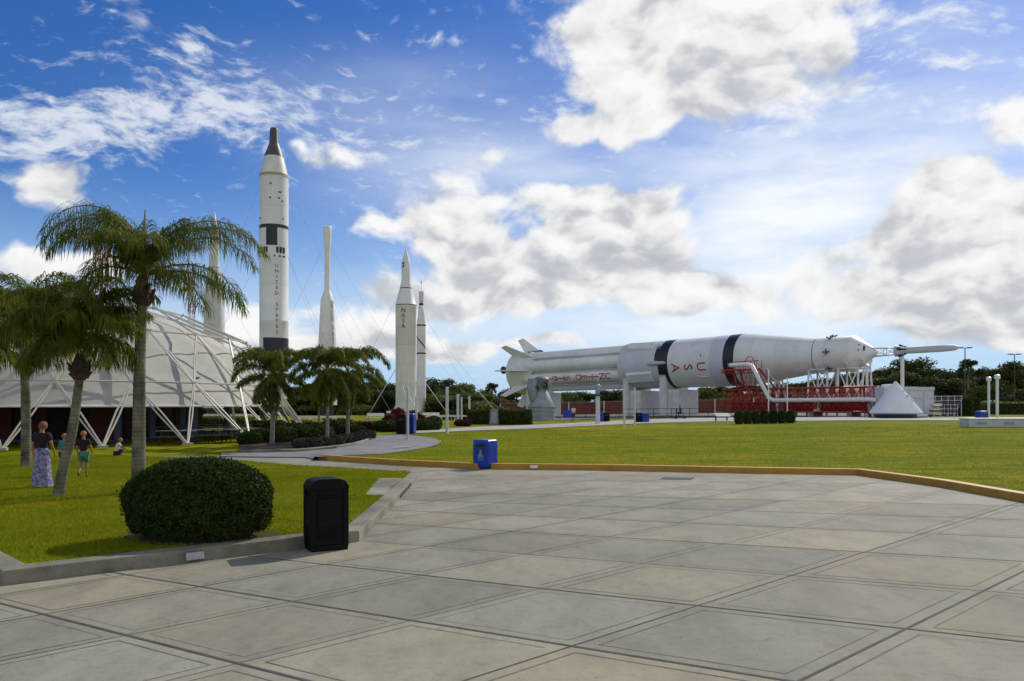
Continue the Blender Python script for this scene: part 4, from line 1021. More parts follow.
# slimmer rocket behind
D = 100; th, s, Z = standing(421.3, D, 'slim white rocket with black bands and an aerial just behind the NASA lettered one', None, 0, None)
m = MB(); m.lathe([(Z(411), 4.7 * s), (Z(330), 4.55 * s), (Z(322), 4.4 * s), (Z(306), 2.5 * s), (Z(304.5), 1.6 * s), (Z(302), 1.5 * s)], 32); m.build('booster', rocketw, th)
m = MB(); m.lathe([(Z(302), 1.5 * s), (Z(301.8), 2.5 * s), (Z(291.5), 2.5 * s), (Z(291), .2 * s), (Z(284), .15 * s), (Z(283.5), .5 * s), (Z(281), .5 * s), (Z(280.5), .1 * s), (Z(279), 0)], 20); m.build('payload', offw, th)
m = MB(); r = 4.55 * s + .015
for y0, y1, rr in ((326.2, 324.8, r), (354.2, 352.8, r), (305.5, 303.3, 2.2 * s)): m.lathe([(Z(y0), rr), (Z(y1), rr)], 32)
pts = []
for k in range(9):
    a = R(-165 + 150 * k / 8); y_ = 336 + 13 * k / 8; pts.append((a, y_))
V = []
for a, y_ in pts: V += [(r * math.cos(a), r * math.sin(a), Z(y_ - .9)), (r * math.cos(a), r * math.sin(a), Z(y_ + .9))]
m.add(V, [(2 * i, 2 * i + 2, 2 * i + 3, 2 * i + 1) for i in range(8)])
m.build('black_marking', black, th)
for a in (20, 110, 200, 290):
    a = R(a - 10); c_, s_ = math.cos(a), math.sin(a); t_ = Vector((-s_, c_, 0)) * .03; r_ = 4.6 * s
    A_ = [Vector((r_ * c_, r_ * s_, Z(396))), Vector((r_ * c_, r_ * s_, Z(410))), Vector(((r_ + .55) * c_, (r_ + .55) * s_, Z(412))), Vector(((r_ + .5) * c_, (r_ + .5) * s_, Z(404)))]
    MB().add([v + t_ for v in A_] + [v - t_ for v in A_], [(0, 1, 2, 3), (7, 6, 5, 4), (0, 4, 5, 1), (1, 5, 6, 2), (2, 6, 7, 3), (3, 7, 4, 0)]).build('fin', charcoal if a < 1 else rocketw, th)
MB().lathe([(0, .5), (Z(411), .4)], 12).build('base_stand', greyw, th)
wires(th, [((r, 0, Z(320)), (11, 2, .1)), ((r, 0, Z(345)), (9, -6, .1))])
# red topped masts behind the palms
def mast(px, D, yt, label, n=3):
    X = ray(px, D); th = thing('lattice_mast', label, 'mast', (X, D, G(X, D))); zt = zat(yt, D) - G(X, D); w_ = .28
    for k, (f0, f1, mm) in enumerate(((0, .72, white), (.72, .8, redpaint), (.8, .88, white), (.88, 1, redpaint))):
        m = MB()
        for sx in (-1, 1):
            for sy in (-1, 1): m.tube([(sx * w_, sy * w_, zt * f0), (sx * w_, sy * w_, zt * f1)], .05, 5)
        nn = max(2, int((f1 - f0) * zt / .6))
        for i in range(nn):
            z0 = zt * (f0 + (f1 - f0) * i / nn); z1 = zt * (f0 + (f1 - f0) * (i + 1) / nn); sg = 1 if i % 2 else -1
            for q in (-1, 1): m.tube([(-sg * w_, q * w_, z0), (sg * w_, q * w_, z1)], .035, 4); m.tube([(q * w_, -sg * w_, z0), (q * w_, sg * w_, z1)], .035, 4)
        m.build('mast_section', mm, th)
mast(97, 90, 240, 'tall slim mast with red top section rising left of the tall palm trunk')
mast(104, 96, 246, 'thin red tipped mast just right of the taller red topped mast')
mast(191.5, 92, 273, 'short red tipped mast beside the sharp pointed rocket behind the palm')
# ================================================================== DOME TENT
DC = (-28.8, 50.0)
dz = G(DC[0], DC[1])
dome = thing('dome_tent', 'white fabric dome tent slung inside a ring of pale tubes behind the palms', 'tent', (DC[0], DC[1], dz))
tubew = mat('dome_tube', (.5, .47, .38), .45, var=.08, scale=2)
def dp(az, r, z): return Vector((r * math.cos(R(az)), r * math.sin(R(az)), z))
ph = -46; st_ = 15
ring1 = [dp(ph + st_ * k, 13.2, 3.25) for k in range(24)]
feet = [dp(ph + st_ * (k + .5), 15.5, 0) for k in range(24)]
ring2 = [dp(ph + st_ * (k + .5), 11.5, 6.1) for k in range(24)]
ring3 = [dp(ph + st_ * (2 * k + .0), 7.3, 7.95) for k in range(12)]
ring4 = [dp(ph + st_ * (4 * k), 2.4, 9.0) for k in range(6)]
def pair(m, a, b, r=.055, off=.16):
    t = (b - a).normalized(); s_ = t.cross(Vector((a.x, a.y, 0)).normalized()).normalized() * off / 2
    m.tube([a + s_ * .3, a.lerp(b, .5) + s_, b + s_ * .3], r, 6); m.tube([a - s_ * .3, a.lerp(b, .5) - s_, b - s_ * .3], r, 6)
for k in range(24):
    m = MB(); pair(m, ring1[k], feet[k], .045, .2); m.build('leg', tubew, dome)
    m = MB(); pair(m, ring1[(k + 1) % 24], feet[k], .045, .2); m.build('leg', tubew, dome)
m = MB()
for k in range(24):
    k2 = (k + 1) % 24
    m.tube([ring1[k], ring1[k2]], .05, 6); m.tube([ring2[k], ring2[k2]], .05, 6)
    pair(m, ring1[k], ring2[k], .05, .14); pair(m, ring1[k2], ring2[k], .05, .14)
for k in range(12):
    a = ring3[k]; m.tube([a, ring3[(k + 1) % 12]], .05, 6)
    for j in (-1, 0): pair(m, ring2[(2 * k + j) % 24], a, .05, .14)
    q = ring4[(k // 2) % 6]; pair(m, a, q, .05, .12)
    if k % 2: pair(m, a, ring4[((k + 1) // 2) % 6], .05, .12)
for k in range(6): m.tube([ring4[k], ring4[(k + 1) % 6]], .05, 6)
m.build('tube_frame', tubew, dome)
m = MB()
for nds in (ring1, ring2, ring3, ring4):
    for p in nds: m.box(p, (.17, .17, .17), math.atan2(p.y, p.x))
m.build('node_plate', greyw, dome)
for p in feet: MB().box(p + Vector((0, 0, .04)), (.42, .42, .12), math.atan2(p.y, p.x)).build('footing', mat('footing_concrete', (.35, .34, .31), .9), dome)
fab = mat('membrane_white', (.47, .455, .39), .85, var=.15, scale=.5, detail=8, transl=.1)
prof = [(2.0, 13.7), (3.1, 12.8), (4.3, 11.75), (5.6, 10.55), (6.75, 8.8), (7.65, 6.5), (8.3, 4.1), (8.7, 1.6), (8.8, 0)]
V = []; Fs = []; n = 96
for (z_, r_) in prof:
    for k in range(n):
        sc = abs(math.cos(math.pi * k / 4))
        rr = r_ - .26 * (1 - sc) * math.sin(min(1, (z_ - 2) / 6) * math.pi); V.append(dp(ph + 360 * k / n, rr, z_ - .06 * sc))
for i in range(len(prof) - 1):
    for k in range(n): Fs.append((i * n + k, i * n + (k + 1) % n, (i + 1) * n + (k + 1) % n, (i + 1) * n + k))
m = MB().add(V, Fs, 0, True); mo = m.build('membrane', fab, dome)
m = MB().tube([dp(ph + 360 * k / 48, 13.72, 1.98) for k in range(49)], .06, 6); m.build('edge_cable', white, dome)
MB().lathe([(8.4, 1.8), (9.1, 1.5), (9.2, .0)], 24).build('vent_cap', fab, dome)

# dark service hall inside
hall = thing('service_hall', 'dark low building with maroon wall panels under the white dome tent', 'building', (-33.5, 50, dz))
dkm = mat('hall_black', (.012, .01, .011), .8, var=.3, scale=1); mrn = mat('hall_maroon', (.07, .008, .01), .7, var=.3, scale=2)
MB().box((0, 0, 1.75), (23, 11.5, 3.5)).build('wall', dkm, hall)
for k in range(12):
    if k % 3 == 1: continue
    MB().box((-11 + k * 1.95, -5.8, 1.35), (1.5, .06, 2.6)).build('wall_panel', mrn, hall)
for k in range(5): MB().box((11.53, -4.6 + k * 2.2, 1.3), (.06, 1.6, 2.4)).build('wall_panel', mrn, hall)
MB().box((0, -6.6, .06), (24, 1.4, .12)).build('step', mat('step_dark', (.1, .1, .1), .8), hall)
# columns under the tent
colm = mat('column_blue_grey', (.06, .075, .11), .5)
c0 = thing('column', 'x', 'column', (0, 0, 0), 0, 'dark columns beneath the tent edge')
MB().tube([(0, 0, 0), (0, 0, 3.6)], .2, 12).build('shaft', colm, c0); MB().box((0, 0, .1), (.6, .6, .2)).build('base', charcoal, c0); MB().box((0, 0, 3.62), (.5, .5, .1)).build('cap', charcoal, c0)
for i, (px, D_) in enumerate(((182, 46), (194, 44.5), (227, 49), (152, 45), (118, 42.5))):
    X = ray(px, D_); loc = (X, D_, G(X, D_))
    lb = ['dark blue grey column left of its twin at the tent end nearest the picnic tables', 'dark blue grey column right of its twin at the tent end nearest the picnic tables', 'dark column standing alone among the picnic tables under the tent', 'dark column just right of the tall palm trunk in front of the maroon hall', 'dark column against the maroon hall by the crouching child'][i]
    if i == 0: c0.location = loc; c0['label'] = lb
    else: dup(c0, loc, 0, 1, lb)
# tables
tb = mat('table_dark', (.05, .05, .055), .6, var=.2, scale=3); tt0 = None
tlab = ['picnic table', ]
spots = [(176, 41.5, .2), (200, 43, .5), (214, 47, .1), (226, 43.5, -.3), (236, 48, .4), (205, 51, 0), (250, 52, .3), (168, 47.5, .6), (243, 44.5, .9)]
for i, (px, D_, rz) in enumerate(spots):
    X = ray(px, D_); loc = (X, D_, G(X, D_))
    if i == 0:
        tt0 = thing('picnic_table', 'dark picnic table with attached benches in the shade beneath the white tent', 'table', loc, rz, 'picnic tables under the tent')
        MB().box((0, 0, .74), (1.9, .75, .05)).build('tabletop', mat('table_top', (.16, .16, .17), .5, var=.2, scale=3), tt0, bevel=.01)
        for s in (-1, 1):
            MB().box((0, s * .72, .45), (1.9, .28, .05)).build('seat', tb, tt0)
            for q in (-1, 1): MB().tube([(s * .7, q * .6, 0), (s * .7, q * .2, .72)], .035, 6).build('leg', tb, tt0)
            MB().box((s * .7, 0, .42), (.05, 1.5, .06)).build('stretcher', tb, tt0)
    else: dup(tt0, loc, rz)

# ================================================================== PALMS
def frond(rs, az, el, Lf, droop, leaf=.55, wd=.018, ns=46, hang=1.0, plume=.5, twist=0):
    """returns rachis points and leaflet quads"""
    pts = []; p = np.zeros(3); nseg = 22; e = el; a = az
    for i in range(nseg + 1):
        pts.append(p.copy()); s = i / nseg
        e = el - droop * s ** 1.25; a = az + twist * s
        p = p + np.array([math.cos(e) * math.cos(a), math.cos(e) * math.sin(a), math.sin(e)]) * Lf / nseg
    pts = np.array(pts); V = []; 
    for i in range(ns):
        s = .16 + .83 * i / (ns - 1); f = s * nseg; k = min(int(f), nseg - 1); c = pts[k] + (pts[k + 1] - pts[k]) * (f - k)
        t = pts[k + 1] - pts[k]; t /= np.linalg.norm(t)
        side = np.cross(t, [0, 0, 1]); side /= np.linalg.norm(side) + 1e-6; up = np.cross(side, t)
        ll = leaf * (.45 + .75 * math.sin(math.pi * min(1, s * .95 + .08)) ** .7)
        for sg in (-1, 1):
            for rep in range(2):
                th = rs.uniform(-plume, plume) ; d1 = sg * side * math.cos(th) + up * math.sin(th) + t * rs.uniform(.35, .8)
                d1 /= np.linalg.norm(d1); l = ll * rs.uniform(.75, 1.15)
                d2 = d1 * .75 + np.array([0, 0, -1.0]) * hang * rs.uniform(.5, .9); d2 /= np.linalg.norm(d2)
                d3 = d2 * .55 + np.array([0, 0, -1.0]) * hang * rs.uniform(.8, 1.3) + rs.normal(0, .06, 3); d3 /= np.linalg.norm(d3)
                w_ = np.cross(d1, [rs.normal(0, .5), rs.normal(0, .5), 1]); w_ /= np.linalg.norm(w_) + 1e-6; w_ *= wd
                a0 = c; a1 = c + d1 * l * .35; a2 = a1 + d2 * l * .35; a3 = a2 + d3 * l * .35
                V += [a0 - w_ * .5, a0 + w_ * .5, a1 + w_, a1 - w_, a1 - w_, a1 + w_, a2 + w_ * .8, a2 - w_ * .8, a2 - w_ * .8, a2 + w_ * .8, a3 + w_ * .15, a3 - w_ * .15]
    return pts, np.array(V)
def crown(name, specs, seed, mats, parent, loc, leaf, wd, ns, hang, plume):
    rs = np.random.default_rng(seed); Vs = []; rm = MB()
    for (az, el, Lf, dr, *tw) in specs:
        pts, V = frond(rs, R(az), R(el), Lf, R(dr), leaf, wd, ns, hang, plume, R(tw[0]) if tw else 0)
        Vs.append(V); rm.tube([tuple(p) for p in pts[::2]], [max(.006, .032 * (1 - i / 12)) for i in range(len(pts[::2]))], 5)
    V = np.concatenate(Vs); nl = len(V); Fl = np.arange(nl).reshape(-1, 4)
    rv = np.array(rm.v); rf = [f for f in rm.f if len(f) == 4]
    Vall = np.concatenate([V, rv]); Fa = np.concatenate([Fl, np.array(rf) + nl])
    mi = np.concatenate([np.zeros(len(Fl)), np.ones(len(rf))])
    o = raw(name, Vall, Fa, mats, parent, mi); o.location = loc; return o
def trunk(parent, path, r0_, r1_, m_=bark, rings=True):
    P_ = [Vector(p) for p in path]; n = 60; pts = []; rad = []
    for i in range(n + 1):
        t = i / n * (len(P_) - 1); k = min(int(t), len(P_) - 2); u = t - k
        a = P_[max(k - 1, 0)]; b = P_[k]; c = P_[k + 1]; d_ = P_[min(k + 2, len(P_) - 1)]
        pts.append(.5 * ((2 * b) + (c - a) * u + (2 * a - 5 * b + 4 * c - d_) * u * u + (3 * b - a - 3 * c + d_) * u ** 3))
        f = i / n; rr = r0_ + (r1_ - r0_) * f + .03 * math.exp(-f * 22)
        rad.append(rr * (1.035 if i % 2 else .975))
    o = MB().tube([tuple(p) for p in pts], rad, 14).build('trunk', m_, parent); return pts[-1], (pts[-1] - pts[-2]).normalized()
def bootmesh(parent, c, r, h, seed):
    rr = random.Random(seed); m = MB()
    m.lathe([(c.z - h * .4, r * .8), (c.z - h * .2, r * 1.25), (c.z + h * .2, r * 1.35), (c.z + h * .6, r * .9), (c.z + h, r * .5)], 12, M=Matrix.Translation((c.x, c.y, 0)))
    for k in range(34):
        a = rr.uniform(0, 6.28); z0 = c.z + rr.uniform(-h * .4, h * .5); l = rr.uniform(.1, .22)
        p0 = (c.x + r * 1.1 * math.cos(a), c.y + r * 1.1 * math.sin(a), z0); p1 = (c.x + (r * 1.25 + l * .35) * math.cos(a), c.y + (r * 1.25 + l * .35) * math.sin(a), z0 + l * rr.uniform(.3, 1.1))
        m.tube([p0, p1], [.045, .02], 5)
    m.build('leaf_base', boot, parent)
# palm A (tallest)  spec: azimuth (0 = +X picture right, 90 = away), elevation, length, droop
DA = 17.8; bxA = ray(138.5, DA)
pa = thing('palm_tree', 'tallest palm with straight ringed trunk rising behind the round bush', 'palm tree', (bxA, DA, gi(bxA, DA)))
tp, td = trunk(pa, [(0, 0, -.05), (.01, 0, 1.5), (.03, 0, 3.0), (ray(142.5, DA) - bxA, 0, zat(300, DA) - .05)], .155, .105)
bootmesh(pa, tp + Vector((0, 0, -.02)), .155, .5, 4)
cl = (tp.x, tp.y, tp.z + .46)
rA = [(178, 88, 3.5, 152), (166, 82, 3.3, 140), (186, 80, 3.1, 148), (150, 86, 2.9, 128), (200, 66, 2.4, 125), (2, 60, 3.4, 122), (-8, 50, 3.2, 116), (14, 72, 3.1, 122), (35, 76, 2.6, 115), (60, 72, 2.3, 100), (-60, 66, 2.2, 115), (-100, 72, 2.0, 110), (100, 72, 2.1, 105), (240, 66, 2.1, 115), (205, 72, 2.4, 110),
      (-10, 22, 3.2, 88), (3, 14, 3.0, 80), (-22, 6, 2.5, 75), (185, 28, 1.9, 95), (168, 50, 2.0, 110), (75, 30, 1.9, 85), (300, 24, 1.8, 95), (80, 86, 1.5, 14), (195, 84, 2.0, 60), (20, 82, 2.0, 66)]
rA = [(q[0], q[1], q[2] * (1.03 if k < 5 else 1.02 if k < 9 else .88), q[3] + (8 if k < 5 else 0)) for k, q in enumerate(rA)]
crown('crown', rA, 21, [palml, rachis], pa, cl, .62, .0088, 44, 1.15, .5)
m = MB(); m.tube([(cl[0], cl[1], cl[2] - .4), (cl[0] + .02, cl[1], cl[2] + .5), (cl[0] + .06, cl[1], cl[2] + 1.5)], [.1, .06, .01], 8); m.build('spear_leaf', rachis, pa)
# palm B leaning
DB = 17.2; bxB = ray(58, DB)
pb = thing('palm_tree', 'leaning palm with a curved trunk and shaggy brown collar beside the walking boy', 'palm tree', (bxB, DB, gi(bxB, DB)))
X_ = lambda px: ray(px, DB) - bxB
Z_ = lambda py: zat(py, DB) - gi(bxB, DB)
tp, td = trunk(pb, [(0, 0, -.05), (X_(63), 0, Z_(470)), (X_(72), .05, Z_(425)), (X_(77), .1, Z_(378))], .125, .085)
bootmesh(pb, tp + Vector((0, 0, .12)), .135, .42, 8)
rB = [(a + 9 * math.sin(a), e, l * .84, d_ + 6) for a, e, l, d_ in [(120, 84, 2.6, 95), (330, 84, 2.6, 110), (185, 76, 2.7, 120), (20, 80, 2.6, 115), (180, 45, 2.1, 100), (150, 60, 2.1, 100), (210, 40, 2.2, 100), (0, 45, 1.8, 95), (25, 62, 2.0, 95), (-30, 45, 1.9, 105), (60, 60, 2.0, 90), (-70, 55, 1.9, 105), (-110, 50, 1.9, 105), (100, 60, 2.0, 100), (245, 55, 2.0, 100), (180, 5, 1.9, 75), (20, 5, 1.7, 75), (-20, 0, 1.7, 70), (150, 10, 1.9, 80), (215, -5, 1.7, 70), (90, 10, 1.9, 80), (-90, 15, 1.7, 80), (170, 75, 2.0, 85), (10, 78, 1.9, 75), (290, 70, 1.8, 90)]]
crown('crown', rB, 33, [palml, rachis], pb, (tp.x + .02, tp.y, tp.z + .95), .55, .012, 52, 1.1, .7)
# palm C far left
DC_ = 26.8; bxC = ray(26, DC_)
pc = thing('palm_tree', 'straight palm on the island nearest the dome, at the far left by the woman', 'palm tree', (bxC, DC_, gi(bxC, DC_)))
tp, td = trunk(pc, [(0, 0, -.05), (.0, 0, 1.5), (-.03, 0, 3), (ray(24, DC_) - bxC, 0, zat(346, DC_) - gi(bxC, DC_))], .16, .13)
bootmesh(pc, tp + Vector((0, 0, .1)), .12, .4, 9)
rC = [(a + 20, e, l * 1.35, d_) for a, e, l, d_ in rB]
crown('crown', rC, 41, [palml, rachis], pc, (tp.x, tp.y, tp.z + .8), .7, .017, 48, 1.1, .7)
# palm far left, only its crown edge is visible
bxD = ray(-26, 22.0)
pd_ = thing('palm_tree', 'palm whose drooping fronds reach in at the left edge of the photo', 'palm tree', (bxD, 22, gi(bxD, 22)))
tp, td = trunk(pd_, [(0, 0, -.05), (0, 0, 1.5), (.03, 0, 3), (.02, 0, 3.4)], .16, .13)
bootmesh(pd_, tp, .12, .4, 10)
crown('crown', [(a + 75, e, l * 1.1, d_) for a, e, l, d_ in rB], 45, [palml, rachis], pd_, (tp.x, tp.y, tp.z + .4), .6, .018, 36, 1.0, .6)

# feather palms in the planting bed
f0 = [(k * 33 + 10, 5 - 30 * (k % 3), 1.9, 60) for k in range(11)]
def bedpalm(px, D_, ytop, ybase, label, specs, seed, Lsc, yb=None, thick=.095):
    X = ray(px, D_); gz = G(X, D_); th = thing('palm_tree', label, 'palm tree', (X, D_, gz), 0, 'feather palms in the planting bed')
    zc = zat(ytop, D_) - gz
    tp, td = trunk(th, [(0, 0, -.05), (.03, 0, zc * .5), (.02, 0, zc)], thick, thick * .7, mat('grey_bark', (.2, .19, .16), .85, var=.3, scale=5, bump=.4))
    MB().tube([(tp.x, tp.y, tp.z - .1), (tp.x, tp.y, tp.z + .35), (tp.x, tp.y, tp.z + .7)], [thick * .8, thick * .75, thick * .35], 10).build('crown_shaft', mat('crownshaft_green', (.1, .13, .04), .5), th)
    crown('crown', [(a, e, l * Lsc, d_) for a, e, l, d_ in [(a, min(88, e + 22), l * 1.22, d_ + 28) for a, e, l, d_ in specs] + f0], seed, [palmlb, rachis], th, (tp.x, tp.y, tp.z + .6), .33 * Lsc, .02, 90, .7, 1.5)
    return th
f1 = [(190, 62, 2.3, 130), (10, 55, 2.4, 120), (150, 75, 2.2, 110), (60, 70, 2.2, 115), (-60, 60, 2.1, 130), (-120, 55, 2.2, 130), (230, 45, 2.3, 120), (100, 60, 2.2, 120), (-20, 35, 2.3, 115), (175, 25, 2.2, 105), (300, 25, 2.1, 100)]
f2 = [(175, 45, 2.3, 125), (5, 52, 2.5, 135), (40, 62, 2.1, 120), (130, 68, 2.1, 120), (-50, 60, 2.1, 130), (-100, 58, 2.1, 130), (220, 58, 2.1, 130), (85, 60, 2.1, 120), (-15, 25, 2.1, 110), (190, 15, 2.0, 100)]
f3 = [(200, 55, 2.1, 130), (-5, 48, 2.5, 130), (50, 68, 2.0, 120), (110, 65, 2.1, 125), (-70, 58, 2.2, 130), (-140, 55, 2.1, 130), (15, 70, 2.1, 115), (165, 45, 2.2, 120), (20, 15, 2.0, 110)]
bedpalm(272, 41, 387, 445, 'leftmost and bushiest of the feather palms in the shrub bed by the path', f1, 51, 1.05, thick=.13)
bedpalm(327, 39.5, 383, 445, 'middle feather palm with a slim trunk in the shrub bed by the path', f2, 52, .98)
bedpalm(347.5, 43, 384, 440, 'rightmost feather palm of the shrub bed, one frond arching to the right', f3, 53, 1.08, thick=.11)
bedpalm(318.5, 52, 403, 440, 'small low feather palm behind the taller palms of the shrub bed', f2, 54, .6, thick=.09)
# bed: kerb line, mulch and shrubs
bedp = PP((240, 452.8), (300, 451.6), (335, 448.4), (355, 445), (367.5, 441), (370, 438.4), (366, 436), (345, 434), (300, 434), (240, 440))
V = [(x, y, G(x, y) + .05) for x, y in bedp]; cx = sum(v[0] for v in V) / len(V); cy = sum(v[1] for v in V) / len(V)
m = MB().add(V + [(cx, cy, G(cx, cy) + .12)], [(i, (i + 1) % len(V), len(V)) for i in range(len(V))], 0, True); structure(m.build('planting_bed', soil))
m = MB().tube([(x, y, G(x, y) + .05) for x, y in bedp], .09, 6); structure(m.build('bed_kerb', kerbm))

def shrub(name, loc, dims, mats, label, cat, n, size, core=None, group=None, seed=0, box=False, jit=1.2, rz=0, lumpy=.09):
    """dims = (rx, ry, h)"""
    rs = np.random.default_rng(seed); th = thing(name, label, cat, loc, rz, group)
    if box:
        u = rs.uniform(-1, 1, (n, 3)); ax = rs.choice(3, n, p=[.2, .35, .45]); sg = np.sign(u[np.arange(n), ax]); u[np.arange(n), ax] = sg * rs.uniform(.86, 1.03, n)
        pts = u * np.array([dims[0], dims[1], dims[2] / 2]) + [0, 0, dims[2] / 2]; nr = u / np.abs(u).max(1)[:, None]
    else:
        u = rs.normal(size=(n, 3)); u /= np.linalg.norm(u, axis=1)[:, None]
        lump = 1 + lumpy * np.sin(u[:, 0] * 5 + seed) * np.cos(u[:, 1] * 4 + u[:, 2] * 5 + seed)
        u[:, 2] = np.where(u[:, 2] < -.75, -u[:, 2], u[:, 2]); hz_ = np.hypot(u[:, 0], u[:, 1]); bul = np.where(u[:, 2] < 0, hz_ ** -.72, hz_ ** -.06); u[:, :2] *= np.minimum(bul, 1.6)[:, None]; u[:, :2] *= np.where(u[:, 2] < 0, 1 - .05 * u[:, 2] ** 2, 1)[:, None]
        pts = u * (lump * (rs.uniform(.84, 1.03, n) + np.where(rs.random(n) < .06, rs.uniform(0, .07, n), 0)))[:, None] * np.array([dims[0], dims[1], dims[2] / 2]) + [0, 0, dims[2] / 2]; nr = u
        pts[:, 2] = np.maximum(pts[:, 2], .02)
    V, Fq = leaves(pts, size, .45, nr, jit)
    raw('foliage', V, Fq, mats, th)
    if box: MB().box((0, 0, dims[2] * .44), (dims[0] * 1.75, dims[1] * 1.75, dims[2] * .86)).build('dark_core', core or mat('shrub_core', (.012, .016, .006), 1), th)  # solid near-black core put inside the leaves so their gaps read dark
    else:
        MB().lathe([(0.0, dims[0] * .7), (dims[2] * .2, dims[0] * .84), (dims[2] * .5, dims[0] * .84), (dims[2] * .75, dims[0] * .62), (dims[2] * .9, dims[0] * .3), (dims[2] * .92, 0)], 20, M=Matrix.Diagonal((1, dims[1] / dims[0], 1, 1))).build('dark_core', core or mat('shrub_core', (.012, .016, .006), 1), th)  # rounded near-black core, same inner darkness set by colour
    return th
# big clipped bush
Db = 11.78; bxx = ray(199, Db)
shrub('bush', (bxx, Db, gi(bxx, Db) - .02), (1.07, .74, zat(459, Db) - gi(bxx, Db) + .02), bushl, 'large dark clipped rounded bush behind the grey kerb', 'bush', 120000, .026, seed=3, jit=1.6, lumpy=.025)
# litter under the bush
m = MB(); m.add([(bxx + 1.16 * math.cos(a) * (1 + .1 * math.sin(3 * a)), Db + .05 + .7 * math.sin(a), gi(bxx, Db) + .018) for a in np.linspace(0, 6.28, 24, endpoint=False)], [tuple(range(24))]); structure(m.build('mulch', soil))
sh_sp = [(262, 43.5, .8, .75, 0), (283, 42.5, .9, .9, 0), (296, 45, .9, 1.0, 0), (306, 43, .8, .8, 0), (318, 44, .9, .95, 0), (333, 46, .9, 1.1, 0), (250, 41.2, .6, .7, 0), (343, 48, .9, 1.1, 0), (277, 47, 1.0, 1.1, 0), (354, 46, .7, .8, 0)]
wl = ['low dark shrub at the left tip of the bed beside the picnic tables', 'low dark shrub right of the bushiest feather palm trunk', 'dark rounded shrub between the left and middle feather palms at the back', 'low shrub in front of the middle feather palm trunk, just left', 'dark shrub directly behind the middle feather palm trunk', 'taller green shrub between the middle and right feather palms', 'smallest shrub at the tip of the bed on the tent side', 'leafy green shrub behind the right feather palm', 'large shrub behind the bushiest feather palm', 'shrub right of the rightmost feather palm trunk']
for i, (px, D_, r_, h_, k) in enumerate(sh_sp):
    X = ray(px, D_); shrub('shrub', (X, D_, G(X, D_)), (r_, r_ * .9, h_), [bushl, hedgel, bushl][i % 3], wl[i], 'shrub', 2600, .07, seed=20 + i, group='green shrubs of the planting bed')
for i, (px, py) in enumerate(((300, 449.3), (312, 448.5), (323, 447.3), (334, 446), (344, 444.6), (353, 442.8), (360, 441), (366, 439.3))):
    X, Y = P(px, py); shrub('flowering_plant', (X, Y + .35, G(X, Y)), (.5, .42, .5), purplel, 'low purplish edging plant along the curved kerb of the palm bed', 'plant', 900, .06, seed=60 + i, group='purplish edging plants of the palm bed')
# hedges
def hedge(px0, px1, D_, ytop, dpt, m_, label, seed, n=6000, size=.09, rz=0, name='hedge'):
    x0, x1 = ray(px0, D_), ray(px1, D_); X = (x0 + x1) / 2; gz = G(X, D_); return shrub(name, (X, D_ + dpt / 2, gz), ((x1 - x0) / 2, dpt / 2, zat(ytop, D_) - gz), m_, label, 'hedge', n, size, seed=seed, box=True, rz=rz)
hedge(499, 532, 70, 410, 1.8, hedgel, 'clipped green hedge between the utility box and the rocket engine', 71)
hedge(467, 489.5, 71, 410, 1.8, hedgel, 'clipped green hedge left of the grey utility box', 72)
hedge(350, 372, 56, 422.5, 1.6, maroonl, 'low dark maroon hedge block right of the feather palms', 73)
hedge(305, 347, 58, 423, 1.4, maroonl, 'low maroon hedge seen behind the feather palm trunks', 74)
hedge(250, 305, 60, 421, 2, leafy, 'yellow green hedge beyond the picnic tables', 75)
hedge(170, 248, 66, 417, 2, leafy, 'long yellow green hedge seen under the tent edge', 76)
hedge(955, 974, 88, 396.5, 3, hedgel, 'dark green hedge block right of the bleacher', 77)
hedge(975, 980.5, 90, 398, 2.5, hedgel, 'short dark hedge stub at the right end of the larger hedge block', 78)
hedge(984, 1060, 100, 401.5, 2.5, leafy, 'low yellow green hedge in front of the parked dark car', 79)
# row of box shrubs before the red arm
for i in range(7):
    px = 740.5 + i * 8.6; D_ = 64; X = ray(px, D_); gz = G(X, D_)
    shrub('shrub', (X, D_ + .4, gz - .02), (.4, .4, zat(410, D_) - gz), hedgel, 'small upright clipped shrub in the row before the red lattice arm', 'shrub', 1500, .06, seed=90 + i, group='clipped shrubs in a row before the red arm')
# red croton cluster and the green below
for i, (px, D_, r_, h_) in enumerate(((391, 60, .65, 1.1), (398, 61, .65, 1.5), (406, 60.5, .5, 1.0), (413, 61, .6, 1.35), (420, 61.5, .5, 1.0))):
    X = ray(px, D_); shrub('shrub', (X, D_, G(X, D_)), (r_, r_, h_), crotonl, 'red leaved shrub in the cluster at the foot of the NASA lettered rocket', 'shrub', 1800, .12, seed=110 + i, group='red leaved shrubs at the rocket foot')
for i, (px, D_, r_, h_) in enumerate(((384, 56, .8, .75), (391, 55, .9, .8), (423, 57, .9, .8), (430, 57.5, .8, .9), (434, 58, .6, 1.0))):
    X = ray(px, D_); shrub('shrub', (X, D_, G(X, D_)), (r_, r_, h_), bushl, 'low dark green shrub edging the red leaved cluster by the rocket', 'shrub', 1500, .08, seed=120 + i, group='low green shrubs before the red leaved ones')
for i, px in enumerate((460, 466)):
    D_ = 66; X = ray(px, D_); shrub('shrub', (X, D_, G(X, D_)), (.5, .5, .55), maroonl, 'small dark maroon shrub at the foot of the slim post by the hedge', 'shrub', 900, .07, seed=130 + i, group='small maroon shrubs by the posts')

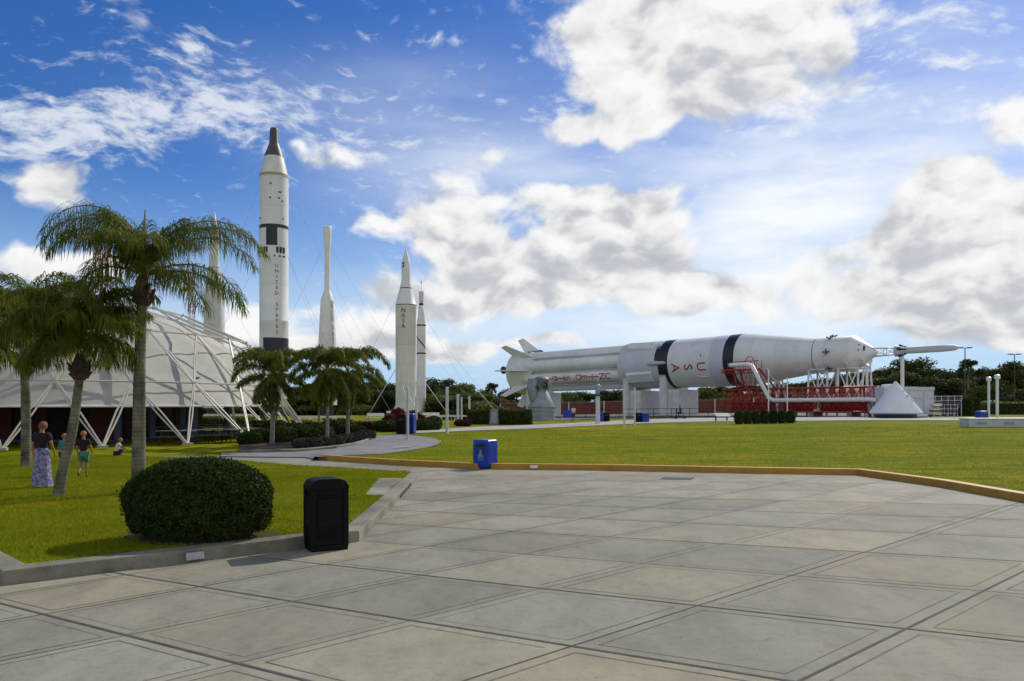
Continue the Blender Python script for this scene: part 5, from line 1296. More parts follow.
# ================================================================== TREES
def treeproto(seed, hgt, wid, m_, nlobe=18, n=8500, size=.24, palm=False):
    rs = np.random.default_rng(seed); rr = random.Random(seed)
    th = thing('tree', 'x', 'tree', (0, 0, 0)); pts = []; nrm = []; br = MB()
    br.tube([(0, 0, -.1), (rr.uniform(-.2, .2), 0, hgt * .35), (rr.uniform(-.4, .4), rr.uniform(-.3, .3), hgt * .7)], [.2, .15, .06], 7)
    for k in range(nlobe):
        a = rs.uniform(0, 6.28); rad = wid * .5 * rs.uniform(.15, .8); zc = hgt * rs.uniform(.12, .86); rad *= 1.15 - .55 * zc / hgt
        c = np.array([math.cos(a) * rad, math.sin(a) * rad, zc]); s = wid * rs.uniform(.14, .27)
        br.tube([(0, 0, hgt * .25 * rr.uniform(.6, 1)), tuple(c * [.6, .6, .9]), tuple(c)], [.09, .05, .02], 5)
        k_ = n // nlobe; u = rs.normal(size=(k_, 3)); u /= np.linalg.norm(u, axis=1)[:, None]
        pts.append(c + u * s * (rs.uniform(.35, 1.08, (k_, 1))) * [1, 1, .75]); nrm.append(u)
    pts = np.concatenate(pts); nrm = np.concatenate(nrm); V, Fq = leaves(pts, size, .5, nrm + [0, 0, .3], 1.1)
    raw('crown', V, Fq, m_, th); br.build('trunk', wood, th); return th
protos = [treeproto(1, 8, 8, leafd), treeproto(2, 7, 8.5, leafd, 20), treeproto(3, 8.5, 7, leafy, 18), treeproto(4, 6.5, 7.5, leafy, 17), treeproto(6, 9, 7.5, leafd, 21)]
# cabbage palm prototype
cpp = thing('palm_tree', 'x', 'palm tree', (0, 0, 0)); tp, td = trunk(cpp, [(0, 0, -.1), (0, 0, 3), (0, 0, 6.2)], .22, .17)
rs_ = np.random.default_rng(9); fr = [(a * 24 + rs_.uniform(-8, 8), rs_.uniform(-25, 75), 1.7, 60) for a in range(15)]
crown('crown', fr, 61, [leafd, rachis], cpp, (0, 0, 6.3), .7, .05, 22, .4, .8)
used = set()
def plant(proto, px, D_, ytop, label, group):
    X = ray(px, D_); gz = G(X, D_); h = max(v[2] for o in proto.children for v in [tuple(o.location + Vector(c)) for c in o.bound_box])
    sc = (zat(ytop, D_) - gz) / h; wsc = max(sc, .95) * random.uniform(1.0, 1.25) if proto is not cpp else sc
    rz = random.uniform(0, 6.28)
    if proto not in used:
        used.add(proto); proto.location = (X, D_, gz - .05); proto.rotation_euler.z = rz; proto.scale = (wsc, wsc, sc); proto['label'] = label; proto['group'] = group; return proto
    return dup(proto, (X, D_, gz - .05), rz, (wsc, wsc, sc), label, group)
def interp(pts, x):
    for (a, b), (c, d_) in zip(pts, pts[1:]):
        if x <= c: return b + (d_ - b) * (x - a) / (c - a)
    return pts[-1][1]
sil = [(-60, 392), (150, 392), (200, 390), (300, 386), (360, 378), (385, 374), (400, 380), (430, 378), (470, 382), (500, 388), (540, 391), (600, 390), (700, 388), (745, 386), (800, 378), (850, 372), (880, 366), (905, 358), (915, 359), (925, 368), (940, 364), (960, 371), (985, 366), (1005, 362), (1040, 361), (1110, 362)]
zones = [(250, 'tree in the green belt behind the dome tent and standing rockets', 'trees behind the tent'), (510, 'tree in the belt between the NASA lettered rocket and the rocket engine', 'trees between the rockets'), (760, 'tree in the low belt showing beneath the lying rocket', 'trees under the lying rocket'), (2000, 'tree in the dense dark belt right of the red lattice arm', 'trees in the dense right belt')]
rt2 = random.Random(77); px = -40
while px < 1100:
    D_ = rt2.uniform(150, 172) + (10 if px > 860 else 0); yt = interp(sil, px) + rt2.uniform(-2.5, 4); q = next(z_ for z_ in zones if px < z_[0])
    pr = protos[rt2.choice([0, 1, 4, 0, 1, 4, 2] if px > 760 or px < 360 else [0, 1, 2, 3, 2, 4])]
    plant(pr, px, D_, yt, q[1], q[2]); px += rt2.uniform(12, 19)
px = -30
while px < 1100:   # lower front row
    D_ = rt2.uniform(138, 147); yt = interp(sil, px) + rt2.uniform(8, 15); q = next(z_ for z_ in zones if px < z_[0])
    if px > 950 : D_ += 22; yt -= 3
    if not (970 < px < 1100 and yt > 393): plant(protos[rt2.choice([2, 3, 3, 0, 1] if px < 860 else [3, 0, 1, 4])], px, D_, yt, q[1], q[2])
    px += rt2.uniform(15, 22)
for px, D_, yt in ((492, 140, 382), (912, 150, 356), (968, 150, 358)):
    plant(cpp if px != 912 else protos[4], px, D_, yt, {492: 'cabbage palm rising at the tail fins of the lying rocket', 912: 'tree crown standing tallest just right of the white support post', 968: 'cabbage palm poking above the tree belt beside the double lamp'}[px], 'trees rising above the belt')
for px, D_, yt in ((478, 95, 392), (452, 100, 394), (437, 104, 392)): plant(protos[3], px, D_, yt, 'bushy olive green tree standing behind the slim posts near the small standing rocket', 'bushy trees behind the posts')
far = [(a, b + 4) for a, b in sil]
# undergrowth under the tree belts
def under(name, line, n, h, label):
    pts = []
    tot = [0]
    for a, b in zip(line, line[1:]): tot.append(tot[-1] + math.dist(a, b))
    for t in rng.uniform(0, tot[-1], n):
        k = max(i for i in range(len(tot) - 1) if tot[i] <= t); u = (t - tot[k]) / (tot[k + 1] - tot[k])
        x = line[k][0] + (line[k + 1][0] - line[k][0]) * u + rng.normal(0, .4); y = line[k][1] + (line[k + 1][1] - line[k][1]) * u + rng.uniform(-1.5, 3)
        hh = h * (1 + .35 * math.sin(t * .45) + .2 * math.sin(t * 1.3)); pts.append((x, y, G(x, y) + rng.uniform(0, 1) ** .7 * hh))
    V, Fq = leaves(np.array(pts), .3, .5); tag(raw(name, V, Fq, leafd), label, 'undergrowth', kind='stuff')
under('undergrowth', [(-120, 150), (-40, 147), (20, 146), (60, 148), (100, 150), (150, 160), (240, 175)], 60000, 2.6, 'dense dark undergrowth filling the foot of the tree belts behind the rockets')

# ================================================================== BINS
def bigbin():
    px, py = 316.5, 551.5; D_ = F * H / (py - YH); X = ray(px, D_) - .06; D_ -= .1; th0 = R(28)
    w_, d_, h_ = .57, .47, 1.06
    cx = X + math.cos(th0) * w_ / 2 - math.sin(th0) * d_ / 2; cy = D_ + math.sin(th0) * w_ / 2 + math.cos(th0) * d_ / 2
    t = thing('litter_bin', 'black plastic litter bin with a domed lid against the grey kerb beside the round bush', 'bin', (cx, cy, .0), th0)
    bp = mat('bin_black', (.004, .004, .0045), .55, bump=.08, scale=20, spec=.15)
    MB().box((0, 0, .04), (w_ - .02, d_ - .02, .08)).build('base', bp, t, bevel=.01)
    MB().box((0, 0, .5), (w_ - .05, d_ - .05, .88)).build('body', bp, t, bevel=.03)
    for sx in (-1, 1):
        for sy in (-1, 1): MB().box((sx * (w_ / 2 - .045), sy * (d_ / 2 - .045), .5), (.09, .09, .9)).build('corner_post', bp, t, bevel=.02)
    for rz in (0, 1, 2, 3):
        dd = (d_ if rz % 2 == 0 else w_) / 2; ww = (w_ if rz % 2 == 0 else d_)
        m = MB(); c, s = math.cos(rz * R(90)), math.sin(rz * R(90))
        def bx_(x, z, sx, sz, dep, out):
            m.box((x * c + (dd - .03 + out) * s, x * s - (dd - .03 + out) * c, z), (sx, dep, sz), rz * R(90))
        bx_(0, .56, ww - .2, .42, .02, .008); m.build('door' if rz == 0 else 'side_panel', bp, t, bevel=.008)
        m = MB(); bx_(0, .285, ww - .2, .018, .02, .012); bx_(0, .24, ww - .2, .018, .02, .012); bx_(0, .195, ww - .2, .018, .02, .012); bx_(0, .8, ww - .22, .022, .03, .014); m.build('ridge', bp, t)
    # lid: box with barrel top
    m = MB(); n = 12; A_ = []; B_ = []
    for k in range(n + 1):
        x = -w_ / 2 + w_ * k / n; z = .955 + .105 * (1 - (2 * k / n - 1) ** 4) ** .6
        A_.append((x, -d_ / 2, z)); B_.append((x, d_ / 2, z))
    V = A_ + B_ + [(-w_ / 2, -d_ / 2, .9), (w_ / 2, -d_ / 2, .9), (w_ / 2, d_ / 2, .9), (-w_ / 2, d_ / 2, .9)]; q = 2 * (n + 1)
    Fs = [(k, k + 1, n + 2 + k, n + 1 + k) for k in range(n)] + [tuple(range(n + 1)) + (q + 1, q), tuple(range(n + 1, 2 * n + 2)) + (q + 2, q + 3), (0, q, q + 3, n + 1), (n, q + 1, q + 2, 2 * n + 1), (q, q + 1, q + 2, q + 3)]
    m.add(V, Fs).build('lid', bp, t, bevel=.012)
bigbin()
def bluebin(loc, rz, label, art=True, sc=1, h_=1.0, col=None, cat='bin', name='recycling_bin', group=None):
    blue = col or mat('bin_blue', (.004, .03, .33), .3, var=.08, scale=2)
    t = thing(name, label, cat, loc, rz, group); w_, d_ = .62 * sc, .6 * sc
    MB().box((0, 0, .05), (w_ - .04, d_ - .04, .1)).build('base', mat('bin_dark_base', (.01, .015, .05), .6), t)
    MB().box((0, 0, h_ * .47), (w_, d_, h_ * .82)).build('body', blue, t, bevel=.035)
    m = MB().lathe([(h_ * .88, .5), (h_ * .94, .5), (h_ * .975, .44), (h_ * .995, .3), (h_, 0)], 4, M=Matrix.Diagonal((w_ * 1.40, d_ * 1.40, 1, 1)) @ Matrix.Rotation(R(45), 4, 'Z'), smooth=False)
    m.build('lid', blue if col else mat('bin_lid_blue', (.01, .06, .42), .25), t, bevel=.02)
    for s in ((-1, 1) if not art else (1,)): MB().box((0, s * d_ / 2, h_ * .72), (w_ * .6, .02, .16)).build('opening', black, t)
    if art:
        m = MB(); n = 20; y_ = -d_ / 2 - .006
        m.add([(.13 * math.cos(a) , y_, .4 + .13 * math.sin(a)) for a in np.linspace(0, 6.28, n, endpoint=False)], [tuple(range(n))], 0)
        m.add([(-.17, y_ - .002, .48), (.17, y_ - .002, .48), (.15, y_ - .002, .66), (-.12, y_ - .002, .68)], [(0, 1, 2, 3)], 2)
        m.add([(-.08, y_ - .004, .42), (.08, y_ - .004, .42), (.02, y_ - .004, .66), (-.02, y_ - .004, .66)], [(0, 1, 2, 3)], 1)
        m.build('emblem', [mat('emblem_blue', (.03, .16, .5), .5), mat('emblem_pale', (.25, .24, .22), .5), mat('emblem_dark', (.02, .03, .05), .5)], t)
        MB().box((0, -d_ / 2, .8), (w_ * .55, .02, .12)).build('opening', black, t)
    return t
X, Y = P(486, 468.3, lambda x, y: 0)
bb = bluebin((X - .02, Y - .1, 0), R(-30), 'blue recycling bin with a round emblem in front of the yellow kerb', True)
def small(px, py, rz, label, black_=False, h_=1.05, sc=1, name=None):
    X, Y = P(px, py); return bluebin((X, Y, G(X, Y)), R(rz), label, False, sc, h_, mat('bin_black', (.008, .008, .009), .38) if black_ else None, name='litter_bin' if black_ else 'recycling_bin')
small(410.5, 433.8, -10, 'blue bin beside a black one behind the white post at the path loop', h_=1.35)
small(402, 434.6, -10, 'black bin left of a blue one at the path loop near the red shrubs', True, h_=1.35)
small(600, 422, -5, 'blue bin at the foot of the grey pedestal below the lying rocket', h_=.95)
small(606.5, 421.7, -5, 'black bin right of the blue one at the foot of the grey pedestal', True, .92)
small(645.3, 422.2, 5, 'blue bin with a black neighbour on its left by two white posts', h_=.88)
small(638.8, 422.2, 5, 'black bin left of a blue one by two white posts under the rocket cradle', True, .9)
X, Y = ray(981.5, 57), 57
bluebin((X, Y, G(X, Y)), R(8), 'blue bin standing behind the long pale plinth at the right', False, 1.0, 1.1)

# ================================================================== POSTS
def post(px, D_, ytop, label, r=.07, head=False, m_=None):
    X = ray(px, D_); gz = G(X, D_); h_ = zat(ytop, D_) - gz; t = thing('post', label, 'post', (X, D_, gz)); mm = m_ or steel
    MB().tube([(0, 0, 0), (0, 0, h_ - (.35 if head else 0))], r, 12).build('shaft', mm, t); MB().tube([(0, 0, 0), (0, 0, .06)], r * 1.5, 12).build('base', mm, t)
    if head: MB().lathe([(h_ - .38, r), (h_ - .34, r * 1.9), (h_ - .05, r * 2.0), (h_, r * 1.2), (h_, 0)], 14).build('head', mm, t)
    else: MB().lathe([(h_, r * 1.15), (h_ + .05, r * .9), (h_ + .07, 0)], 10).build('cap', mm, t)
post(407.8, 44, 388.5, 'slim pale post standing right at the bins by the path loop')
post(447, 51, 388, 'pale post at the edge of the curved path, thicker than its neighbours', .1)
post(457.8, 78, 395, 'pale post with a rounded top right of the thick path post', .13)
post(461.6, 84, 398, 'slimmer post between two thicker ones near the dark red shrubs', .1)
post(469.4, 86, 396.5, 'pale post left of the clipped hedge and utility box', .11)
post(416.3, 57, 397, 'short pale post in front of the NASA lettered rocket base', .08)
post(624.2, 62, 385.5, 'tall white post in front of the first rocket cradle', .08, m_=None)
post(634.6, 64, 388, 'slightly shorter white post behind the black and blue bins', .075, m_=None)
post(988.8, 66, 376.8, 'white post with a round lamp head behind the pale plinth', .1, True, white)
post(997.2, 60, 374.5, 'taller white post with a round lamp head at the pale plinth', .11, True, white)
post(768.5, 84, 371, 'slim white pole rising in front of the cone section of the lying rocket', .06, m_=white)
post(787.3, 83, 378, 'shorter slim white pole before the lying rocket, between the cone legs and capsule legs', .06, m_=white)
# pedestal with grey device
D_ = 70; X = ray(597.8, D_); gz = G(X, D_); k = D_ / F
t = thing('pedestal', 'grey pedestal with a dark ledge and instrument on top beside blue and black bins', 'pedestal', (X, D_, gz))
z_ = lambda y: zat(y, D_) - gz
MB().box((0, 0, z_(396) / 2), (.36, .36, z_(396))).build('column', steel, t, bevel=.02); MB().box((0, 0, z_(395.3)), (.75, .6, .12)).build('ledge', charcoal, t)
MB().lathe([(z_(394.6), .14), (z_(392), .2), (z_(388), .24), (z_(385), .22), (z_(384), .1), (z_(384), 0)], 16).build('instrument', metalg, t)
MB().tube([(0, 0, z_(384)), (0, 0, z_(379))], .06, 8).build('mast', metalg, t)
# utility box with cable
D_ = 70.5; X = ray(494.3, D_); t = thing('utility_cabinet', 'grey metal utility cabinet set between two clipped hedge blocks', 'cabinet', (X, D_, G(X, D_)))
hh = zat(409.5, D_) - G(X, D_); MB().add([(-.45, -.3, 0), (.45, -.3, 0), (.45, .3, 0), (-.45, .3, 0), (-.32, -.25, hh), (.32, -.25, hh), (.32, .25, hh), (-.32, .25, hh)], [(0, 1, 2, 3), (4, 5, 6, 7), (0, 1, 5, 4), (1, 2, 6, 5), (2, 3, 7, 6), (3, 0, 4, 7)]).build('body', mat('cabinet_grey', (.2, .24, .24), .6, var=.2, scale=3), t, bevel=.02)
MB().box((0, -.285, hh * .5), (.5, .02, hh * .7)).build('door', metalg, t)
m = MB(); m.tube([(0, .2, hh), (-1.9, .3, hh + 2.2)], .03, 5); tag(m.build('stay_cable', steel, t), None, None)
# long plinth at right
D_ = 55; x0 = ray(969, D_); gz = G(x0 + 4, D_); t = thing('plinth', 'long low pale grey plinth at the right lawn edge below white lamp posts', 'plinth', (x0, D_, gz))
hh = (423.3 - 415) / F * D_
MB().box((4.5, .6, hh / 2), (9, 1.2, hh)).build('wall', mat('plinth_grey', (.5, .53, .52), .7, var=.12, scale=1.5), t, bevel=.03)
MB().box((4.5, .6, hh + .03), (9.12, 1.32, .08)).build('coping', white, t, bevel=.01)
for k in range(4): MB().box((.9 + k * 1.9, -.012, hh * .5), (.7, .03, hh * .3)).build('recess', mat('recess_grey', (.3, .33, .33), .8), t)
# benches
def bench(px, py, rz, label):
    X, Y = P(px, py); t = thing('bench', label, 'bench', (X, Y, G(X, Y)), R(rz))
    MB().box((0, 0, .44), (1.9, .45, .07)).build('seat', white, t, bevel=.01); MB().box((0, .22, .75), (1.9, .05, .3), rx=R(-8)).build('backrest', white, t, bevel=.01)
    for s in (-.75, .75): MB().box((s, 0, .2), (.07, .42, .42)).build('leg', steel, t)
bench(431, 420.5, 5, 'white bench right of the red leaved shrubs at the rocket foot'); bench(375, 421.5, -5, 'white bench left of the red leaved shrubs near the maroon hedge')
bench(393, 417, 3, 'white bench behind the red leaved shrubs under the NASA lettered rocket')
# double head parking lamps
def lamp(px, D_, ytop, label):
    X = ray(px, D_); gz = G(X, D_); h_ = zat(ytop, D_) - gz; t = thing('street_lamp', label, 'lamp', (X, D_, gz), 0, 'double lamps of the car park'); br_ = mat('lamp_bronze', (.05, .045, .04), .5)
    MB().tube([(0, 0, 0), (0, 0, h_)], [.12, .07], 10).build('pole', br_, t); MB().tube([(-.8, 0, h_ - .1), (.8, 0, h_ - .1)], .05, 6).build('arm', br_, t)
    for s in (-1, 1): MB().box((s * .75, 0, h_ - .02), (.8, .4, .16)).build('lamp_head', br_, t, bevel=.02)
lamp(965, 128, 347.5, 'double headed dark lamp post at the tip of the lying rocket'); lamp(1014.5, 140, 354, 'double headed dark lamp post above the parked car at the right edge')
# car
D_ = 150; X = ray(1008, D_); gz = zat(401.8, D_)
t = thing('parked_car', 'dark car parked beyond the low hedge at the right edge', 'car', (X, D_, G(X, D_)), 0)
cb = mat('car_paint', (.01, .012, .02), .2, coat=.5); cg = mat('car_glass', (.03, .035, .045), .08); L_, W_ = 4.7, 1.8
prof = [(-2.35, .35), (-2.3, .75), (-1.6, .88), (-1.0, .95), (-.3, 1.42), (.9, 1.45), (1.75, 1.0), (2.25, .95), (2.35, .6), (2.33, .35)]
A_ = [(x, -W_ / 2 + (.12 if z > 1.2 else 0), z) for x, z in prof]; B_ = [(x, W_ / 2 - (.12 if z > 1.2 else 0), z) for x, z in prof]; n = len(prof)
MB().add(A_ + B_, [tuple(range(n)), tuple(range(n, 2 * n))[::-1]] + [(i, n + i, n + (i + 1) % n, (i + 1) % n) for i in range(n)]).build('body', cb, t, bevel=.04)
for s in (-1, 1):
    MB().add([(-.85, s * .905, .97), (-.32, s * .82, 1.36), (.85, s * .82, 1.38), (1.5, s * .905, 1.02)], [(0, 1, 2, 3)]).build('side_window', cg, t)
    for x in (-1.5, 1.45):
        w_ = MB().lathe([(-.1, 0), (-.1, .33), (.1, .33), (.1, 0)], 20, M=Matrix.Translation((x, s * .85, .33)) @ Matrix.Rotation(R(90), 4, 'X')).build('wheel', black, t)
        MB().lathe([(-.112, 0), (-.112, .2), (-.1, .21)], 16, M=Matrix.Translation((x, s * .85, .33)) @ Matrix.Rotation(R(90) * (1 if s < 0 else -1), 4, 'X')).build('rim', steel, w_)
MB().add([(-1.02, -.75, .99), (-1.02, .75, .99), (-.36, .7, 1.41), (-.36, -.7, 1.41)], [(0, 1, 2, 3)]).build('windscreen', cg, t)
MB().add([(1.68, -.75, 1.06), (1.68, .75, 1.06), (.98, .7, 1.43), (.98, -.7, 1.43)], [(0, 1, 2, 3)]).build('rear_window', cg, t)
# brown screen wall behind the rocket and railing
def longwall(p0, p1, h_, m_, name, label, cat):
    p0 = Vector(p0); p1 = Vector(p1); d = p1 - p0; L_ = d.length; a = math.atan2(d.y, d.x); t = thing(name, label, cat, (p0.x, p0.y, G(p0.x, p0.y)), a); n = int(L_ / 6) + 1
    for k in range(n):
        q = p0.lerp(p1, (k + .5) / n); dz_ = G(q.x, q.y) - G(p0.x, p0.y)
        MB().box((L_ * (k + .5) / n, 0, h_ / 2 + dz_), (L_ / n - .12, .12, h_)).build('panel', m_, t); MB().box((L_ * k / n, 0, h_ / 2 + .05 + dz_), (.2, .2, h_ + .1)).build('post', steel, t)
    for k in range(n):
        q = p0.lerp(p1, (k + .5) / n); dz_ = G(q.x, q.y) - G(p0.x, p0.y); MB().box((L_ * (k + .5) / n, 0, h_ + .04 + dz_), (L_ / n, .2, .07)).build('rail', mat('rail_tan', (.4, .3, .2), .6), t)
longwall((-2, 136, 0), (62, 120, 0), 2.05, mat('screen_brown', (.16, .045, .03), .8, var=.25, scale=.6), 'fence', 'low red brown screen fence running behind the lying rocket', 'fence')
def railing(p0, p1, h_, label, name='railing', group=None):
    p0 = Vector(p0); p1 = Vector(p1); d = p1 - p0; L_ = d.length; t = thing(name, label, 'railing', (p0.x, p0.y, G(p0.x, p0.y)), math.atan2(d.y, d.x)); n = int(L_ / 2); dz_ = G(p1.x, p1.y) - G(p0.x, p0.y)
    for k in range(n + 1): f = k / n; MB().tube([(L_ * f, 0, dz_ * f), (L_ * f, 0, dz_ * f + h_)], .035, 6).build('post', charcoal, t)
    for z_ in (h_, h_ * .5): MB().tube([(0, 0, z_), (L_, 0, z_ + dz_)], .03, 6).build('rail', charcoal, t)
railing((9, 96, 0), (36, 84, 0), 1.1, 'thin dark railing along the paving before the rocket cradles')
# low white barriers behind the posts
def barrier(px0, px1, D_, y, label):
    x0, x1 = ray(px0, D_), ray(px1, D_); gz = G(x0, D_); t = thing('low_barrier', label, 'barrier', (x0, D_, gz)); z_ = zat(y, D_) - gz
    MB().box(((x1 - x0) / 2, 0, z_), (x1 - x0, .1, .22)).build('rail', offw, t)
    for s in np.linspace(.2, x1 - x0 - .2, 4): MB().box((s, 0, z_ / 2), (.12, .12, z_)).build('post', offw, t)
barrier(291, 345, 72, 417, 'low whitish rail fence behind the maroon hedges'); barrier(426, 470, 90, 416, 'low whitish rail behind the posts left of the hedges'); barrier(204, 252, 80, 415, 'pale rail seen under the tent beyond the yellow green hedge')

# ================================================================== PEOPLE
def skin(name, nodes, edges, mats, parent, sub=1, root=0):
    """nodes: [(co, r)]"""
    me = bpy.data.meshes.new(name); me.from_pydata([n_[0] for n_ in nodes], edges, []); o = bpy.data.objects.new(name, me); COL.objects.link(o)
    o.modifiers.new('s', 'SKIN'); me.skin_vertices.new() if not me.skin_vertices else None
    sv = me.skin_vertices[0].data
    for i, n_ in enumerate(nodes): r_ = n_[1]; sv[i].radius = r_ if hasattr(r_, '__len__') else (r_, r_); sv[i].use_root = (i == root)
    o.modifiers.new('u', 'SUBSURF').levels = sub
    bpy.context.view_layer.update(); dg = bpy.context.evaluated_depsgraph_get(); m2 = bpy.data.meshes.new_from_object(o.evaluated_get(dg))
    bpy.data.objects.remove(o); m2.name = name
    for p in m2.polygons: p.use_smooth = True
    m2.materials.clear(); m2.materials.append(mats); o = bpy.data.objects.new(name, m2); COL.objects.link(o); o.parent = parent; return o
skinm = mat('skin', (.34, .17, .1), .7)
def human(loc, rz, hgt, label, J, top, bottom, hair, shoes, female=False, hairlen=0):
    """faces local +Y. J overrides joints in units of body height"""
    t = thing('person', label, 'person', loc, rz)
    j = dict(pel=(0, 0, .52), wai=(0, 0, .61), che=(0, 0, .72), nk0=(0, -.005, .82), nk1=(0, 0, .86), hd=(0, .012, .905), hd2=(0, .01, .965),
             shl=(-.095, 0, .795), ell=(-.125, -.01, .64), wrl=(-.13, .03, .51), shr=(.095, 0, .795), elr=(.125, -.01, .64), wrr=(.13, .03, .51),
             hil=(-.05, 0, .5), knl=(-.052, .01, .28), anl=(-.052, -.01, .045), tol=(-.055, .075, .018), hir=(.05, 0, .5), knr=(.052, .01, .28), anr=(.052, -.01, .045), tor=(.055, .075, .018))
    j.update(J); q = {k_: tuple(c * hgt for c in v) for k_, v in j.items()}; f = hgt
    names = ['pel', 'wai', 'che', 'nk0', 'nk1', 'hd', 'hd2', 'shl', 'ell', 'wrl', 'shr', 'elr', 'wrr', 'hil', 'knl', 'anl', 'tol', 'hir', 'knr', 'anr', 'tor']
    rad = dict(pel=(.078, .058), wai=(.068, .052), che=(.08, .058), nk0=(.04, .036), nk1=(.03, .03), hd=(.05, .054), hd2=(.036, .044), shl=.033, ell=.022, wrl=.015, shr=.033, elr=.022, wrr=.015, hil=.05, knl=.033, anl=.02, tol=.017, hir=.05, knr=.033, anr=.02, tor=.017)
    nodes = [(q[n_], tuple(x * f for x in rad[n_]) if hasattr(rad[n_], '__len__') else rad[n_] * f) for n_ in names]; ix = {n_: i for i, n_ in enumerate(names)}
    E = [('pel', 'wai'), ('wai', 'che'), ('che', 'nk0'), ('nk0', 'nk1'), ('nk1', 'hd'), ('hd', 'hd2'), ('che', 'shl'), ('shl', 'ell'), ('ell', 'wrl'), ('che', 'shr'), ('shr', 'elr'), ('elr', 'wrr'), ('pel', 'hil'), ('hil', 'knl'), ('knl', 'anl'), ('anl', 'tol'), ('pel', 'hir'), ('hir', 'knr'), ('knr', 'anr'), ('anr', 'tor')]
    E = [(ix[a], ix[b]) for a, b in E]
    for s, w_, e_ in ((-1, 'wrl', 'ell'), (1, 'wrr', 'elr')):     # palm, four fingers, thumb
        W_ = Vector(q[w_]); d_ = (W_ - Vector(q[e_])).normalized(); side = d_.cross(Vector((1, 0, 0))).normalized()
        pi = len(nodes); nodes.append((tuple(W_ + d_ * .035 * f), (.02 * f, .011 * f))); E.append((ix[w_], pi))
        for kf, ln in ((-1.5, .036), (-.5, .044), (.5, .042), (1.5, .032)):
            b_ = W_ + d_ * .055 * f + side * kf * .0095 * f; a_ = b_ + d_ * ln * .5 * f; c_ = a_ + (d_ * .8 + Vector((-s * .5, 0, 0))) * ln * .5 * f
            i0 = len(nodes); nodes += [(tuple(b_), .0058 * f), (tuple(a_), .0054 * f), (tuple(c_), .0045 * f)]; E += [(pi, i0), (i0, i0 + 1), (i0 + 1, i0 + 2)]
        b_ = W_ + d_ * .02 * f + side * .02 * f; c_ = b_ + (d_ + side * .7).normalized() * .03 * f
        i0 = len(nodes); nodes += [(tuple(b_), .0065 * f), (tuple(c_), .005 * f)]; E += [(pi, i0), (i0, i0 + 1)]
    # nose
    hd = Vector(q['hd']); i0 = len(nodes); nodes.append((tuple(hd + Vector((0, .062, .005)) * f), .008 * f)); E.append((ix['hd'], i0))
    body = skin('body', nodes, E, skinm, t)
    # face and ears
    for s in (-1, 1):
        MB().lathe([(-.004 * f, 0), (0, .008 * f), (.004 * f, 0)], 8, M=Matrix.Translation(hd + Vector((s * .02, .052, .022)) * f) @ Matrix.Rotation(R(90), 4, 'X')).build('eye', black, t)
        MB().lathe([(-.006 * f, 0), (-.004 * f, .012 * f), (.004 * f, .014 * f), (.006 * f, 0)], 8, M=Matrix.Translation(hd + Vector((s * .05, 0, .01)) * f) @ Matrix.Rotation(R(90), 4, 'Y')).build('ear', skinm, t)
    MB().box(hd + Vector((0, .053, -.022)) * f, (.026 * f, .004 * f, .005 * f)).build('mouth', mat('lip', (.3, .08, .07), .6), t)
    # hair
    hm = mat('hair_' + hair[0], hair[1], .7, var=.3, scale=30, bump=.4)
    V = []; Fs = []; n = 16; m_ = 9; hc = hd + Vector((0, -.008, .03)) * f
    for i in range(m_ + 1):
        ph_ = math.pi * .62 * i / m_
        for k_ in range(n):
            a = 2 * math.pi * k_ / n; front = max(0, math.sin(a)); p_ = ph_ * (1 - .32 * front); rr = 1 + .05 * math.sin(k_ * 2.7 + i)
            V.append(hc + Vector((math.cos(a) * math.sin(p_) * .058 * rr, math.sin(a) * math.sin(p_) * .066 * rr, math.cos(p_) * .062 * rr - (hairlen * (i / m_) ** 3 if math.sin(a) < .2 else 0))) * f)
    for i in range(m_):
        for k_ in range(n): Fs.append((i * n + k_, i * n + (k_ + 1) % n, (i + 1) * n + (k_ + 1) % n, (i + 1) * n + k_))
    MB().add(V, Fs, 0, True).build('hair', hm, t)
    # shirt
    g_ = .011; sl = lambda a, b, u: tuple(Vector(q[a]).lerp(Vector(q[b]), u))
    sn = [(tuple(Vector(q['pel']) + Vector((0, 0, .02 * f))), (.09 * f, .07 * f)), (q['wai'], (.08 * f, .064 * f)), (q['che'], (.093 * f, .07 * f)), (tuple(Vector(q['nk0']) - Vector((0, 0, .012 * f))), (.045 * f, .042 * f)), (q['shl'], .046 * f), (sl('shl', 'ell', .75), .038 * f), (q['shr'], .046 * f), (sl('shr', 'elr', .75), .038 * f)]
    skin('shirt', sn, [(0, 1), (1, 2), (2, 3), (2, 4), (4, 5), (2, 6), (6, 7)], top, t)
    kind, bm_ = bottom
    if kind == 'shorts':
        sn = [(q['pel'], (.092 * f, .07 * f)), (q['hil'], .062 * f), (sl('hil', 'knl', .85), .056 * f), (q['hir'], .062 * f), (sl('hir', 'knr', .85), .056 * f)]
        skin('shorts', sn, [(0, 1), (1, 2), (0, 3), (3, 4)], bm_, t)
    elif kind == 'skirt':
        V = []; Fs = []; n = 28; zs = [(.6, .068, .055), (.54, .098, .075), (.45, .108, .085), (.3, .115, .1), (.15, .128, .115), (.02, .145, .13)]
        for i, (z_, rx_, ry_) in enumerate(zs):
            for k_ in range(n): a = 2 * math.pi * k_ / n; w_ = 1 + .07 * math.sin(k_ * 2 * math.pi * 7 / n) * i / 5; V.append((rx_ * w_ * math.cos(a) * f, ry_ * w_ * math.sin(a) * f, z_ * f))
        for i in range(5):
            for k_ in range(n): Fs.append((i * n + k_, i * n + (k_ + 1) % n, (i + 1) * n + (k_ + 1) % n, (i + 1) * n + k_))
        MB().add(V, Fs, 0, True).build('skirt', bm_, t)
